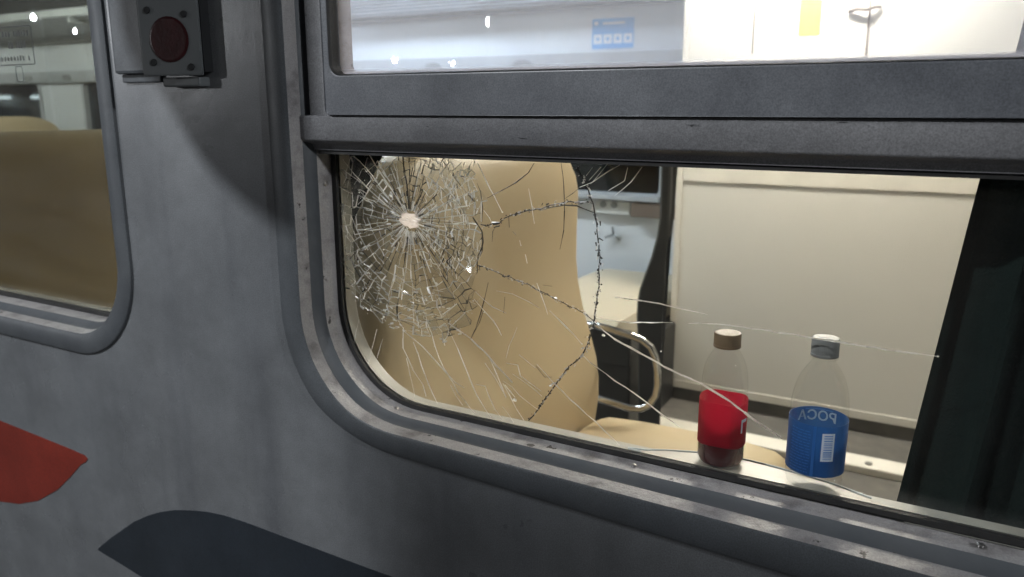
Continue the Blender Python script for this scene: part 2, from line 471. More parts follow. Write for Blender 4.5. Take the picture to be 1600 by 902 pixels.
# livery
def smooth_poly(ctrl, n=6):
    out = []
    N = len(ctrl)
    for i in range(N):
        p0, p1, p2, p3 = (Vector(ctrl[(i + k - 1) % N]) for k in range(4))
        for k in range(n):
            t = k / n
            q = 0.5 * ((2 * p1) + (p2 - p0) * t + (2 * p0 - 5 * p1 + 4 * p2 - p3) * t * t + (3 * p1 - p0 - 3 * p2 + p3) * t ** 3)
            out.append((q.x, q.y))
    return out
red = [(-4.5, -0.66), (-3, -0.668), (-1.792, -0.6765), (-1.536, -0.6868), (-1.487, -0.690), (-1.4785, -0.696), (-1.486, -0.704), (-1.505, -0.7145),
       (-1.549, -0.7526), (-1.603, -0.7954), (-1.684, -0.8418), (-1.765, -0.8708), (-1.846, -0.8857), (-2.0, -0.893), (-4.5, -0.895)]
cpart(MB().plate([red[::-1]], -0.0012, -0.0002), 'red_stripe', 'red')
navy = [(-1.484, -0.9015), (-1.480, -0.8965), (-1.43, -0.8575), (-1.349, -0.800), (-1.3055, -0.7755), (-1.2655, -0.7566), (-1.22, -0.7402), (-1.171, -0.7277), (-1.13, -0.7195),
        (-1.084, -0.7142), (-1.03, -0.7128), (-0.973, -0.7138), (-0.7485, -0.7170), (1.85, -0.72), (1.85, -0.93), (-1.2, -0.928), (-1.349, -0.9205), (-1.408, -0.912), (-1.47, -0.904)]
cpart(MB().plate([navy[::-1]], -0.0012, -0.0002), 'dark_stripe', 'navy')

# tail-light reflector box and the flat cover plate beside it
sl = cempty('reflector_box')
sl['label'] = 'box with a round dark red reflector bolted to the carriage side'
ang = radians(16)
def onplate(u, w, d=0.0):
    """u along the angled plate from its left edge, w height, d out of it"""
    bx, by = -1.118, -0.046
    return (bx + u * cos(ang) + d * sin(ang), by + u * sin(ang) - d * cos(ang), w)
pw, z0, z1 = 0.104, 0.046, 0.30
b = MB()
def slab(u0, u1, w0, w1, d0, d1):
    return [onplate(u0, w0, d0), onplate(u1, w0, d0), onplate(u1, w0, d1), onplate(u0, w0, d1),
            onplate(u0, w1, d0), onplate(u1, w1, d0), onplate(u1, w1, d1), onplate(u0, w1, d1)]
BF = [(0, 1, 2, 3), (7, 6, 5, 4), (4, 5, 1, 0), (5, 6, 2, 1), (6, 7, 3, 2), (7, 4, 0, 3)]
b.add(slab(0, pw, z0, z1, 0.0, 0.004), BF)
cpart(b, 'face_plate', 'plate', sl, bevel=0.003, recalc=True)
b = MB().add([(-1.112, -0.043, z0 + .006), (-1.018, -0.016, z0 + .006), (-1.018, 0.002, z0 + .006), (-1.112, 0.002, z0 + .006),
              (-1.112, -0.043, z1), (-1.018, -0.016, z1), (-1.018, 0.002, z1), (-1.112, 0.002, z1)], BF)
cpart(b, 'housing', 'hole', sl, recalc=True)
def disc_on_plate(u, w, r, d0, d1, n=28):
    return MB().rings([[onplate(u + r0 * cos(2 * pi * k / n), w + r0 * sin(2 * pi * k / n), dd) for k in range(n)] for r0, dd in ((r, d0), (r, d1), (r * 0.9, d1 + 0.001))])
cpart(disc_on_plate(0.0515, 0.099, 0.0335, 0.0035, 0.0052), 'reflector_lens', 'lens', sl, recalc=True)
for u, w in ((0.0215, 0.066), (0.086, 0.0585), (0.0805, 0.135), (0.018, 0.142)):
    cpart(disc_on_plate(u, w, 0.0052, 0.0035, 0.0055, 12), 'bolt', 'hole', sl, recalc=True)
b = MB().box((-1.112, -0.020, 0.030), (-1.028, 0.002, 0.0445))
cpart(b, 'lower_lip', 'plate', sl, bevel=0.003)
cv = MB().box((-1.236, -0.016, 0.052), (-1.146, 0.001, 0.52))
cpart(cv, 'cover_plate', 'ring', bevel=0.005)
cpart(MB().box((-1.232, -0.006, 0.0385), (-1.135, 0.001, 0.0515)), 'cover_bracket', 'riser', bevel=0.002)

def taper_bottom(mb, W):
    """the bottom member of the old frame widens a little along its length"""
    zg = W[2] + .066
    mb.v = [(x, y, zg + (z - zg) * min(1.35, max(.8, 1 + .55 * (x + .36)))) if z < zg else (x, y, z) for x, y, z in mb.v]
    return mb
def window_frame(win, W, inner_mat='reveal', taper=False):
    cpart((taper_bottom if taper else (lambda m, w: m))(frame_sweep(MB(), PROF, *W, 14), W), 'outer_ring', 'ring', win, smooth='auto')
    cpart((taper_bottom if taper else (lambda m, w: m))(frame_sweep(MB(), LEDGE1, *W, 14), W), 'outer_ledge', 'ledge', win, smooth=True)
    cpart((taper_bottom if taper else (lambda m, w: m))(frame_sweep(MB(), RISER, *W, 14), W), 'step', 'riser', win, smooth='auto')
    cpart((taper_bottom if taper else (lambda m, w: m))(frame_sweep(MB(), LEDGE2, *W, 14), W), 'inner_ledge', 'ledge', win, smooth=True)
    cpart(frame_sweep(MB(), GASKET, *W), 'gasket', 'rubber', win, smooth='auto')
    cpart(frame_sweep(MB(), REVEAL, *W), 'reveal', inner_mat, win, smooth='auto')

# ---- broken window
win = cempty('window')
win['label'] = 'window with a shattered lower pane and an intact hopper above'
window_frame(win, W1, taper=True)
L, R_, B, T, RAD = W1
# secondary stile left of the hopper and transom across
st = MB().box((L + .0545, 0.026, -0.02), (L + .100, 0.060, 0.42))
cpart(st, 'stile', 'transom', win, bevel=0.003)
tp = [(0.064, -0.0125), (0.0185, -0.0125), (0.016, -0.0150), (0.016, -0.046), (0.019, -0.050), (0.030, -0.0530), (0.033, -0.056), (0.034, -0.063), (0.064, -0.0645)]
x0, x1 = L + .0440, R_ - .044
cpart(MB().rings([[(x, y, z) for y, z in tp] for x in (x0, x1)]), 'transom', 'transom', win, smooth='auto', recalc=True)
cpart(MB().box((L + .058, 0.037, -0.069), (R_ - .058, 0.0625, -0.0648)), 'transom_gasket', 'rubber', win)
cpart(MB().box((L + .06, 0.0755, -0.069), (R_ - .06, 0.099, -0.050)), 'transom_lining', 'reveal', win)
# hopper sash
SL, SR, SB, ST = -0.8055, 0.43, -0.0100, 0.41
sash = MB().plate([rrect(SL, SR, SB, ST, 0.006, 5), rrect(SL + .0105, SR - .03, 0.0425, ST - .03, 0.018, 7)], 0.012, 0.036)
cpart(sash, 'hopper_sash', 'sash', win, bevel=0.0015)
cpart(MB().box((SL + .0, 0.016, -0.0122), (SR, 0.05, -0.0102)), 'sash_gap', 'rubber', win)
edge = MB()
frame_sweep(edge, [(0, 0.0122), (0.0008, 0.0115), (0.0022, 0.016), (0.0022, 0.0335)], SL + .0105, SR - .03, 0.0425, ST - .03, 0.018, 7)
cpart(edge, 'sealant', 'rubber', win)
ri = MB(); frame_sweep(ri, [(0.0, 0.0345), (0.0055, 0.0385), (0.0075, 0.044), (0.0075, 0.056), (0.0, 0.060)], SL + .0095, SR - .03, 0.0415, ST - .03, 0.018, 7)
cpart(ri, 'hopper_inner_trim', 'rust', win, smooth='auto')
cpart(MB().plate([rrect(SL + .009, SR - .028, 0.0412, ST - .028, 0.018, 7)], 0.0300, 0.0340), 'hopper_glass', 'glass_hopper', win)

# lower pane: rounded bottom corners, straight top behind the transom
def lower_pane_outline(d, top):
    return [p for p in rrect(L + d, R_ - d, B + d, T - d, RAD - d, 18)[:38]] + [(R_ - d, top), (L + d, top)]
YG = 0.068
cpart(MB().plate([lower_pane_outline(0.0635, -0.060)], YG, YG + 0.005), 'cracked_glass', 'glass_fixed', win)
def in_pane(x, z, m=0.0):
    d = 0.0665 + m
    if z > -0.0665 - m or x < L + d or z < B + d: return False
    r = RAD - d; cx, cz = L + d + r, B + d + r
    return not (x < cx and z < cz and hypot(x - cx, z - cz) > r)

# screws in the ledges
def screw(x, z, y, r=0.0042, nrm=(0, -1, 0)):
    n = Vector(nrm).normalized(); a = n.orthogonal().normalized(); c = n.cross(a)
    p = Vector((x, y, z)); N = 12
    mb = MB().rings([[p + (a * cos(2 * pi * k / N) + c * sin(2 * pi * k / N)) * rr + n * h for k in range(N)] for rr, h in ((r, -.001), (r, .0008), (r * .7, .002), (r * .25, .0024))])
    return cpart(mb, 'screw', 'screw', win, smooth='auto')
screw(-0.8488, -0.115, 0.050, nrm=(1, -0.25, 0)); screw(-0.727, -0.4585, 0.050, nrm=(0.15, -0.2, 1))
screw(-0.335, -0.4622, 0.050, nrm=(0, -0.2, 1)); screw(0.062, -0.4622, 0.050, nrm=(0, -0.2, 1)); screw(-0.8622, -0.165, 0.012, 0.003, nrm=(1, -0.25, 0))

# ---- cracks
CRACKS = [
('g',2.6,(-4340,-766,-4294,-824,-4265,-877,-4227,-927,-4190,-989,-4159,-1072,-4133,-1150,-4097,-1218,-4075,-1312,-4065,-1391,-4050,-1433,-4034,-1516,-4035,-1572,-4022,-1641,-4012,-1704,-4000,-1765,-4002,-1833,-3981,-1898,-3985,-1975,-3995,-2039,-3994,-2098,-3983,-2172,-3988,-2231,-3981,-2298,-3999,-2372,-4011,-2429,-4008,-2493,-4020,-2562,-4028,-2621,-4039,-2704,-4038,-2759,-4051,-2832,-4065,-2912,-4088,-2987,-4110,-3057,-4130,-3121,-4158,-3176,-4182,-3234,-4240,-3325)),
('g',2.4,(-4240,-3325,-4303,-3391,-4382,-3458,-4447,-3540,-4476,-3594,-4526,-3670,-4577,-3737,-4621,-3806,-4671,-3879,-4714,-3950,-4769,-4023,-4810,-4092,-4839,-4150,-4890,-4219,-4950,-4306,-5023,-4392)),
('g',2.2,(-5802,-1611,-5708,-1630,-5614,-1588,-5490,-1562,-5408,-1494,-5287,-1442,-5202,-1421,-5138,-1397,-5057,-1369,-4980,-1359,-4913,-1339,-4840,-1334,-4770,-1298,-4703,-1275,-4599,-1251,-4515,-1230,-4434,-1210,-4365,-1216,-4285,-1208,-4179,-1200,-4104,-1214)),
('d',1.1,(-4874,-1363,-4683,-1299,-4515,-1264,-4330,-1261,-4192,-1303,-4056,-1344)),
('g',1.6,(-5862,-2202,-5765,-2210,-5722,-2229,-5650,-2246,-5548,-2266,-5470,-2296,-5390,-2320,-5318,-2315,-5246,-2351,-5173,-2364,-5104,-2380,-5013,-2396,-4934,-2442,-4853,-2462,-4786,-2484,-4707,-2515,-4652,-2541,-4573,-2561,-4519,-2580,-4445,-2608,-4375,-2635,-4316,-2640,-4254,-2672,-4169,-2697,-4111,-2740,-4037,-2785)),
('B',1.7,(-4037,-2785,-3896,-2897,-3739,-2989,-3613,-3038,-3494,-3077,-3379,-3126,-3268,-3166,-3156,-3206,-3052,-3256,-2942,-3288,-2810,-3330,-2687,-3361,-2563,-3393,-2446,-3449,-2314,-3506,-2192,-3562,-2106,-3617,-2010,-3669,-1917,-3729,-1828,-3775,-1684,-3840,-1553,-3908)),
('b',0.9,(-4020,-2730,-3856,-2740,-3697,-2735,-3525,-2733,-3383,-2708,-3246,-2696,-3107,-2672,-2972,-2657)),
('b',1.0,(-3757,-2419,-3631,-2422,-3509,-2421,-3385,-2423,-3272,-2427,-3149,-2430,-3031,-2449,-2896,-2460,-2776,-2471,-2652,-2480,-2532,-2492)),
('b',1.2,(-2766,-2638,-2643,-2617,-2524,-2609,-2408,-2597,-2260,-2593,-2098,-2594,-1987,-2599,-1889,-2591,-1787,-2594,-1681,-2607,-1577,-2600,-1465,-2600,-1362,-2610,-1257,-2616,-1144,-2614,-1049,-2621,-944,-2622,-837,-2625,-728,-2630,-626,-2624,-524,-2637,-416,-2632,-305,-2635,-204,-2631,-111,-2632,-9,-2633)),
('b',1.0,(-4184,-3289,-4078,-3371,-3955,-3432)),
('b',1.2,(-3955,-3432,-3828,-3497,-3709,-3568,-3583,-3619,-3479,-3670,-3367,-3728,-3265,-3783,-3152,-3851,-3041,-3917,-2910,-3975,-2805,-4028)),
('B',1.3,(-4704,-2721,-4566,-2829,-4439,-2929,-4322,-3021,-4216,-3122)),
('b',1.1,(-4895,-3524,-4759,-3636,-4622,-3759,-4494,-3849,-4373,-3948,-4239,-4029,-4116,-4121,-3982,-4198,-3870,-4290,-3742,-4373,-3637,-4460)),
('B',1.1,(-5182,-3428,-5052,-3504,-4925,-3576)),
('B',1.6,(-6374,-3121,-6173,-3220,-5985,-3310,-5872,-3399,-5759,-3470,-5659,-3552,-5559,-3649,-5445,-3730,-5286,-3858)),
('b',1.0,(-5659,-3571,-5553,-3778,-5446,-4003,-5393,-4111)),
('b',1.0,(-5446,-3905,-5339,-4062,-5223,-4255,-5096,-4407)),
('B',1.4,(-5414,-3919,-5329,-4001,-5244,-4083)),
('b',0.9,(-5446,-3866,-5286,-3935,-5160,-4048,-5029,-4117,-4890,-4190)),
('b',0.9,(-5392,-3586,-5203,-3584,-5161,-3739,-4993,-3823,-4821,-3908)),
('b',0.9,(-5747,-3644,-5585,-3832,-5500,-3952,-5414,-4076)),
('b',0.9,(-5286,-3732,-5057,-3836,-4929,-3904,-4810,-3983)),
('b',1.0,(-7323,-3199,-7217,-3317,-7227,-3483,-7230,-3648,-7138,-3805,-7046,-3981,-6871,-4179,-6816,-4357)),
('b',0.9,(-7174,-3794,-7142,-3925,-7111,-4075,-7071,-4228,-7036,-4398)),
('b',1.1,(-7030,-3515,-6951,-3683,-6896,-3853,-6835,-3992,-6773,-4141,-6697,-4289,-6614,-4423)),
('B',1.4,(-7231,-3350,-7028,-3464,-6852,-3569,-6729,-3668,-6620,-3756,-6449,-3900,-6278,-4033,-6108,-4093)),
('b',1.2,(-6779,-3126,-6691,-3314,-6637,-3506,-6560,-3696,-6482,-3835,-6381,-3953,-6302,-4057)),
('b',1.0,(-6302,-4057,-6224,-4196,-6102,-4304,-6000,-4407,-5921,-4453)),
('b',0.9,(-6360,-4088,-6259,-4253,-6147,-4375)),
('b',1.1,(-6354,-3266,-6223,-3493,-6135,-3678,-6026,-3908,-5953,-4057,-5885,-4183,-5753,-4359,-5655,-4470)),
('b',1.0,(-5905,-3997,-5750,-3999,-5696,-4128,-5588,-4327,-5458,-4460)),
('b',0.9,(-5458,-4261,-5372,-4344,-5265,-4471)),
('b',0.8,(-6493,-3315,-6451,-3478)),
('b',0.7,(-7733,-3410,-7792,-3579,-7852,-3743,-7945,-4025)),
('b',0.7,(-7625,-3551,-7697,-3725,-7756,-3887)),
('b',0.7,(-8089,-3302,-8153,-3481,-8195,-3636,-8249,-3804)),
('B',1.2,(-5845,-760,-5780,-866,-5713,-991,-5644,-1108,-5570,-1213,-5449,-1417)),
('B',1.0,(-5748,-1409,-5655,-1511,-5614,-1588)),
('b',0.8,(-5041,-1072,-4991,-1301,-4973,-1422,-4950,-1541)),
('d',0.8,(-4560,-716,-4536,-857,-4519,-1004,-4509,-1176,-4504,-1339,-4507,-1465,-4509,-1594,-4534,-1726,-4562,-1857)),
('d',1.0,(-5694,-1237,-5569,-1174,-5438,-1109,-5238,-1004,-5042,-859,-4956,-729)),
('d',1.0,(-4516,-1188,-4379,-1097,-4289,-1018)),
('b',1.0,(-4289,-1018,-4111,-944,-3998,-866,-3895,-797,-3742,-712)),
('b',0.8,(-4202,-866,-4115,-757)),
('b',0.8,(-4156,-921,-4001,-753)),
('b',0.8,(-4137,-970,-4018,-836,-3915,-710)),
('b',0.8,(-3887,-1039,-3781,-974,-3675,-908,-3639,-740)),
('b',0.8,(-3798,-1099,-3695,-1015,-3590,-920,-3523,-830,-3454,-733)),
('d',1.0,(-5348,-1463,-5338,-1622)),
('d',0.8,(-5287,-1671,-5227,-1719)),
('d',0.8,(-5531,-1582,-5604,-1695,-5616,-1841)),
('B',0.9,(-5176,-1786,-5156,-1856)),
('b',0.8,(-5086,-1974,-5055,-2096)),
('b',0.8,(-5546,-2540,-5287,-2556,-5032,-2635,-4862,-2705)),
('b',0.8,(-4905,-2358,-4824,-2546,-4773,-2665,-4733,-2779)),
('d',0.8,(-5411,-2616,-5432,-2852)),
('d',1.1,(-5683,-2434,-5749,-2685,-5816,-2902,-5906,-3153,-5985,-3310)),
('d',0.9,(-5761,-2847,-5839,-3048,-5928,-3205)),
('b',1.1,(-5899,-2590,-5749,-2704,-5622,-2782,-5391,-2846)),
('B',1.2,(-5922,-2706,-5740,-2873,-5602,-2987,-5517,-3099,-5465,-3186)),
('d',0.9,(-4915,-3546,-4773,-3691,-4653,-3671)),
('d',0.8,(-4806,-2374,-4669,-2376)),
('b',0.7,(-5214,-3028,-5269,-3165,-5339,-3310,-5392,-3509)),
('B',1.4,(-7113,-1505,-7204,-1391,-7292,-1269,-7381,-1165,-7474,-1051,-7611,-886,-7758,-683)),
('b',1.2,(-7184,-1529,-7304,-1439,-7414,-1333,-7598,-1132,-7702,-1013,-7831,-894,-7965,-783)),
('b',1.1,(-7233,-1570,-7365,-1495,-7490,-1414,-7638,-1319,-7786,-1218,-7922,-1109,-8061,-999,-8263,-794)),
('b',1.0,(-7065,-1483,-7136,-1336,-7218,-1190,-7277,-1033,-7347,-876)),
('b',0.8,(-7184,-1226,-7216,-1089,-7232,-947,-7253,-810)),
('d',1.2,(-7004,-1077,-6950,-862)),
('d',0.9,(-6992,-1403,-6938,-1176,-6892,-1008,-6836,-857)),
('b',1.0,(-7998,-1229,-7830,-1356,-7677,-1493)),
('b',1.0,(-8149,-1651,-8058,-1844,-7942,-2034,-7848,-2166)),
('b',0.9,(-8265,-1859,-8120,-2029,-8001,-2180)),
('b',0.9,(-7833,-1649,-7756,-1841,-7664,-1991)),
('B',1.2,(-7284,-1660,-7501,-1656,-7671,-1629,-7893,-1594)),
('d',0.9,(-7318,-1595,-7555,-1495,-7733,-1390)),
('B',1.3,(-6814,-1590,-6697,-1498,-6536,-1376)),
('b',0.9,(-8012,-1464,-7906,-1380,-7787,-1238,-7619,-1057,-7585,-847)),
('d',1.0,(-5859,-1033,-5798,-1154,-5768,-1375,-5781,-1582)),
('d',1.3,(-5928,-1520,-5845,-1623,-5782,-1709,-5763,-1853,-5785,-1946,-5850,-2062,-5873,-2194)),
('d',1.2,(-5773,-1799,-5774,-1982,-5861,-2137,-5863,-2295)),
]

def ridge(mb, a, b, w0, w1, h, y, lean):
    dx, dz = b[0] - a[0], b[1] - a[1]; l = hypot(dx, dz) or 1e-6
    nx, nz = -dz / l, dx / l
    vs = [(a[0] + nx * w0, y, a[1] + nz * w0), (a[0] + nx * w0 * lean, y - h, a[1] + nz * w0 * lean), (a[0] - nx * w0, y, a[1] - nz * w0),
          (b[0] + nx * w1, y, b[1] + nz * w1), (b[0] + nx * w1 * lean, y - h, b[1] + nz * w1 * lean), (b[0] - nx * w1, y, b[1] - nz * w1)]
    mb.add(vs, [(0, 1, 4, 3), (1, 2, 5, 4), (0, 3, 5, 2)])
YF = YG - 0.0002
MM = 0.00080
for kind, w, flat in CRACKS:
    P = [(flat[i] / 1e4, flat[i + 1] / 1e4) for i in range(0, len(flat), 2)]
    n = len(P)
    if kind == 'g':
        bm_, dm_ = MB(), MB()
        for a, c in zip(P[:-1], P[1:]):
            for rep in range(3):
                t0, t1 = sorted((rnd.random(), rnd.random()))
                off = rnd.gauss(0, w * MM * 1.0); off2 = off + rnd.gauss(0, w * MM * .8)
                l = hypot(c[0] - a[0], c[1] - a[1]) or 1; nx, nz = -(c[1] - a[1]) / l, (c[0] - a[0]) / l
                A = (a[0] + (c[0] - a[0]) * t0 + nx * off, a[1] + (c[1] - a[1]) * t0 + nz * off)
                C2 = (a[0] + (c[0] - a[0]) * t1 + nx * off2, a[1] + (c[1] - a[1]) * t1 + nz * off2)
                ridge(bm_ if rnd.random() < .5 else dm_, A, C2, w * MM * rnd.uniform(.25, .75), w * MM * rnd.uniform(.15, .6), rnd.uniform(.0002, .0012), YF - rnd.uniform(0, .0004), rnd.uniform(-1, 1))
            ridge(dm_, a, c, w * MM * .42, w * MM * .42, .0003, YF, 0)
        o = cpart(dm_, 'crack', 'darkcrack', win)
        o.data.materials.append(M['glint2'])
        nd = len(dm_.f); me = o.data
        v = [tuple(p.co) for p in me.vertices] + bm_.v; f = [tuple(p.vertices) for p in me.polygons] + [tuple(i + len(me.vertices) for i in q) for q in bm_.f]
        me.clear_geometry(); me.from_pydata(v, [], f)
        me.polygons.foreach_set('material_index', [0] * nd + [1] * len(bm_.f))
    else:
        mb = MB()
        for i in range(n - 1):
            e = lambda k: (0.35 + 0.65 * min(1, k / 2.0, (n - 1 - k) / 2.0))
            lean = rnd.uniform(-.7, .7)
            ridge(mb, P[i], P[i + 1], w * MM * e(i) * rnd.uniform(.7, 1.3), w * MM * e(i + 1) * rnd.uniform(.7, 1.3), w * MM * rnd.uniform(.6, 1.9), YF, lean)
            if kind in 'bB' and rnd.random() < .3:      # a bead where the fracture kinks
                q = P[i + 1]; r = w * MM * rnd.uniform(1.0, 2.0)
                mb.add([(q[0] - r, YF, q[1]), (q[0], YF, q[1] - r * .8), (q[0] + r, YF, q[1]), (q[0], YF, q[1] + r * .8), (q[0], YF - r * .8, q[1])], [(0, 1, 4), (1, 2, 4), (2, 3, 4), (3, 0, 4)])
        cpart(mb, 'crack', 'darkcrack' if kind == 'd' else ('glint' if kind == 'b' else 'glint'), win)

# bright chips put in for the star glints along the cracks
for x, z, r in [(-0.4178, -0.2694, 4), (-0.3903, -0.2956, 4.5), (-0.658, -0.2546, 4), (-0.6628, -0.3521, 2.5), (-0.7637, -0.1088, 4), (-0.7356, -0.1294, 5), (-0.7444, -0.1654, 4), (-0.5125, -0.2386, 3), (-0.5752, -0.2879, 2), (-0.3103, -0.3054, 2), (-0.5245, -0.4119, 5), (-0.7538, -0.2122, 3), (-0.8243, -0.2286, 4)]:
    r *= .00075; mb = MB(); N = 7
    ring = [(x + r * rnd.uniform(.6, 1.2) * cos(2 * pi * q / N), YF - .0003, z + .7 * r * rnd.uniform(.6, 1.2) * sin(2 * pi * q / N)) for q in range(N)]
    mb.add(ring + [(x + r * .2, YF - r * .5, z + r * .15)], [(q, (q + 1) % N, N) for q in range(N)])
    cpart(mb, 'glint_chip', 'glint', win)

# the crushed web round the point of impact
CX, CZ = -0.702, -0.164
def reach(t):
    """how far the dense web reaches in direction t (0 = right, pi/2 = up)"""
    tab = [(-180, .150), (-150, .165), (-135, .180), (-120, .178), (-105, .176), (-90, .178), (-75, .190), (-60, .185), (-45, .165), (-30, .142), (-15, .130), (0, .127), (30, .140), (45, .155), (60, .12), (90, .1), (120, .12), (150, .15), (180, .150)]
    d = math.degrees(t)
    for (a, r0), (b_, r1) in zip(tab[:-1], tab[1:]):
        if a <= d <= b_: return r0 + (r1 - r0) * (d - a) / (b_ - a)
    return .12
NA = 66
angs = sorted(-pi + 2 * pi * (i + rnd.uniform(-.38, .38)) / NA for i in range(NA))
rads = [0.016]
while rads[-1] < 0.20:
    rads.append(rads[-1] + rnd.uniform(.0055, .0125))
V = {}
for i, t in enumerate(angs):
    wob = 0
    for k, r in enumerate(rads):
        wob += rnd.gauss(0, .012)
        rr = r * (1 + rnd.gauss(0, .022)) + rnd.gauss(0, .0012)
        tt = t + wob * .6 + rnd.gauss(0, .010)
        x, z = CX + rr * cos(tt), CZ + rr * sin(tt)
        if rr < reach(t) * (1 + rnd.gauss(0, .02)) and in_pane(x, z, .001): V[i, k] = (x, z)
brightm, glassm, darkm = MB(), MB(), MB()
def bias(x, z):
    """chance that a fracture edge catches light here"""
    dx, dz = x - CX, z - CZ
    if dx > .04 and dz > 0: return .78
    if dx < -.03 and dz < 0: return .82
    if dx > .06 and dz < 0: return .42
    if abs(dx) < .03 and dz > .02: return .30
    return .74
def web_edge(a, c, s=1.0, cls=None):
    m = ((a[0] + c[0]) / 2, (a[1] + c[1]) / 2)
    wd = rnd.choice((.25, .35, .45, .6, .8, 1.15)) * s / 1000
    q = rnd.random(); bb = bias(*m)
    if cls is not None: q = cls
    mb = (brightm if rnd.random() < .65 else glassm) if q < bb else darkm
    if mb is darkm: wd *= .8
    ridge(mb, a, c, wd * rnd.uniform(.5, 1.2), wd * rnd.uniform(.5, 1.2), wd * rnd.uniform(.4, 2.4), YF - .0006, rnd.uniform(-1, 1))
cells = []
RC_ = {}
for (i, k), p in V.items():
    j = (i + 1) % NA
    far = rads[k] / .19
    if (i, k + 1) in V and rnd.random() < .88: web_edge(p, V[i, k + 1], 1.05, RC_.setdefault(('r', i, (k + i) // 5), rnd.random()))
    pr = .3 if k < 2 else (.7 if k < 6 else .84)
    if (j, k) in V and rnd.random() < pr: web_edge(p, V[j, k], .9, RC_.setdefault(('c', k, (i + 2 * k) // 4), rnd.random()))
    if (i, k + 1) in V and (j, k) in V and (j, k + 1) in V:
        cells.append([p, V[i, k + 1], V[j, k + 1], V[j, k]])
# extra hairs: near-vertical splinters on the right flank, crumbs along the lower rim
for _ in range(150):
    x = CX + rnd.uniform(.035, .122); z = rnd.uniform(-.25, -.075)
    t = math.atan2(z - CZ, x - CX)
    if hypot(x - CX, z - CZ) > reach(t) * .98: continue
    a = pi / 2 + rnd.gauss(0, .28) + (z + .16) * 1.2
    p = (x, z)
    for s_ in range(rnd.randint(1, 4)):
        l = rnd.uniform(.004, .012); a += rnd.gauss(0, .25)
        c = (p[0] + l * cos(a), p[1] + l * sin(a))
        if in_pane(*c, .001): web_edge(p, c, .8)
        p = c
for _ in range(260):
    t = radians(rnd.uniform(-158, -62)); rr = reach(t) * rnd.uniform(.60, 1.0)
    p = (CX + rr * cos(t), CZ + rr * sin(t)); a = rnd.gauss(0, .5) + (t + pi / 2)
    c = (p[0] + rnd.uniform(.003, .010) * cos(a), p[1] + rnd.uniform(.002, .006) * sin(a))
    if in_pane(*p, .001) and in_pane(*c, .001): web_edge(p, c, 1.1)
for _ in range(120):                                            # fine spokes close to the hole
    t = rnd.uniform(-pi, pi); r0 = rnd.uniform(.012, .03); r1 = r0 + rnd.uniform(.006, .03)
    a = (CX + r0 * cos(t), CZ + r0 * sin(t)); t += rnd.gauss(0, .05); c = (CX + r1 * cos(t), CZ + r1 * sin(t))
    if in_pane(*c, .001): web_edge(a, c, .8)
for _ in range(240):                                            # glinting chips, every which way
    t = rnd.uniform(-pi, pi); rr = reach(t) * sqrt(rnd.uniform(.03, 1)); x, z = CX + rr * cos(t), CZ + rr * sin(t)
    if not in_pane(x, z, .003) or (-.02 < x - CX < .05 and z - CZ > .02): continue
    r = rnd.choice((.0006, .0008, .0011, .0016)); a0 = rnd.uniform(0, 6)
    ring = [(x + r * rnd.uniform(.5, 1.2) * cos(a0 + q * 2 * pi / 4), YF - .0007, z + r * rnd.uniform(.5, 1.2) * sin(a0 + q * 2 * pi / 4)) for q in range(4)]
    (brightm if rnd.random() < .5 else glassm).add(ring + [(x + r * rnd.uniform(-.5, .5), YF - .0007 - r * rnd.uniform(.3, 1.2), z + r * rnd.uniform(-.5, .5))], [(0, 1, 4), (1, 2, 4), (2, 3, 4), (3, 0, 4)])
for mb, mat in ((brightm, 'glint'), (glassm, 'glint2'), (darkm, 'darkcrack')):
    tag(cpart(mb, 'crack_web', mat, win), kind='stuff')
rnd.shuffle(cells)
cells.sort(key=lambda c: -abs((c[2][0] - c[0][0]) * (c[3][1] - c[1][1]) - (c[3][0] - c[1][0]) * (c[2][1] - c[0][1])))
def shard_mesh(mb, c):
    mx = sum(p[0] for p in c) / 4; mz = sum(p[1] for p in c) / 4
    gx, gz = rnd.gauss(0, .06), rnd.gauss(0, .06)
    v0 = [(mx + (x - mx) * .93, YF - .0010 + (x - mx) * gx + (z - mz) * gz, mz + (z - mz) * .93) for x, z in c]
    mb.add(v0 + [(x, y + .0006, z) for x, y, z in v0], [(3, 2, 1, 0), (4, 5, 6, 7), (0, 1, 5, 4), (1, 2, 6, 5), (2, 3, 7, 6), (3, 0, 4, 7)])
rest = MB()
for i, c in enumerate(cells):
    if i < 280:
        mb = MB(); shard_mesh(mb, c); cpart(mb, 'shard', 'shard', win, recalc=True)
    elif rnd.random() < .8:
        shard_mesh(rest, c)
tag(cpart(rest, 'small_shards', 'shard', win, recalc=True), kind='stuff')
# crushed plug of white glass at the impact
pl = MB(); N = 26
outl = [(.0165 + rnd.uniform(-.003, .003)) for _ in range(N)]
ringsP = []
for f, dy in ((1.0, 0), (.86, -.0014), (.6, -.0019), (.3, -.0015), (.06, -.0012)):
    ringsP.append([(CX + .001 + 1.12 * f * outl[k] * cos(2 * pi * k / N), YF - .0012 + dy + rnd.uniform(-.0006, .0006), CZ + .0005 + .72 * f * outl[k] * sin(2 * pi * k / N)) for k in range(N)])
pl.rings(ringsP, False, True)
cpart(pl, 'crushed_glass', 'powder', win)

# ---- next window along, one fixed tinted pane
win2 = cempty('window')
win2['label'] = 'tinted window at the left with one fixed pane'
window_frame(win2, W2)
cpart(MB().plate([rrect(W2[0] + .0635, W2[1] - .0635, W2[2] + .0635, W2[3] - .0635, W2[4] - .0635, 12)], YG, YG + .005), 'tinted_glass', 'glass_left', win2)

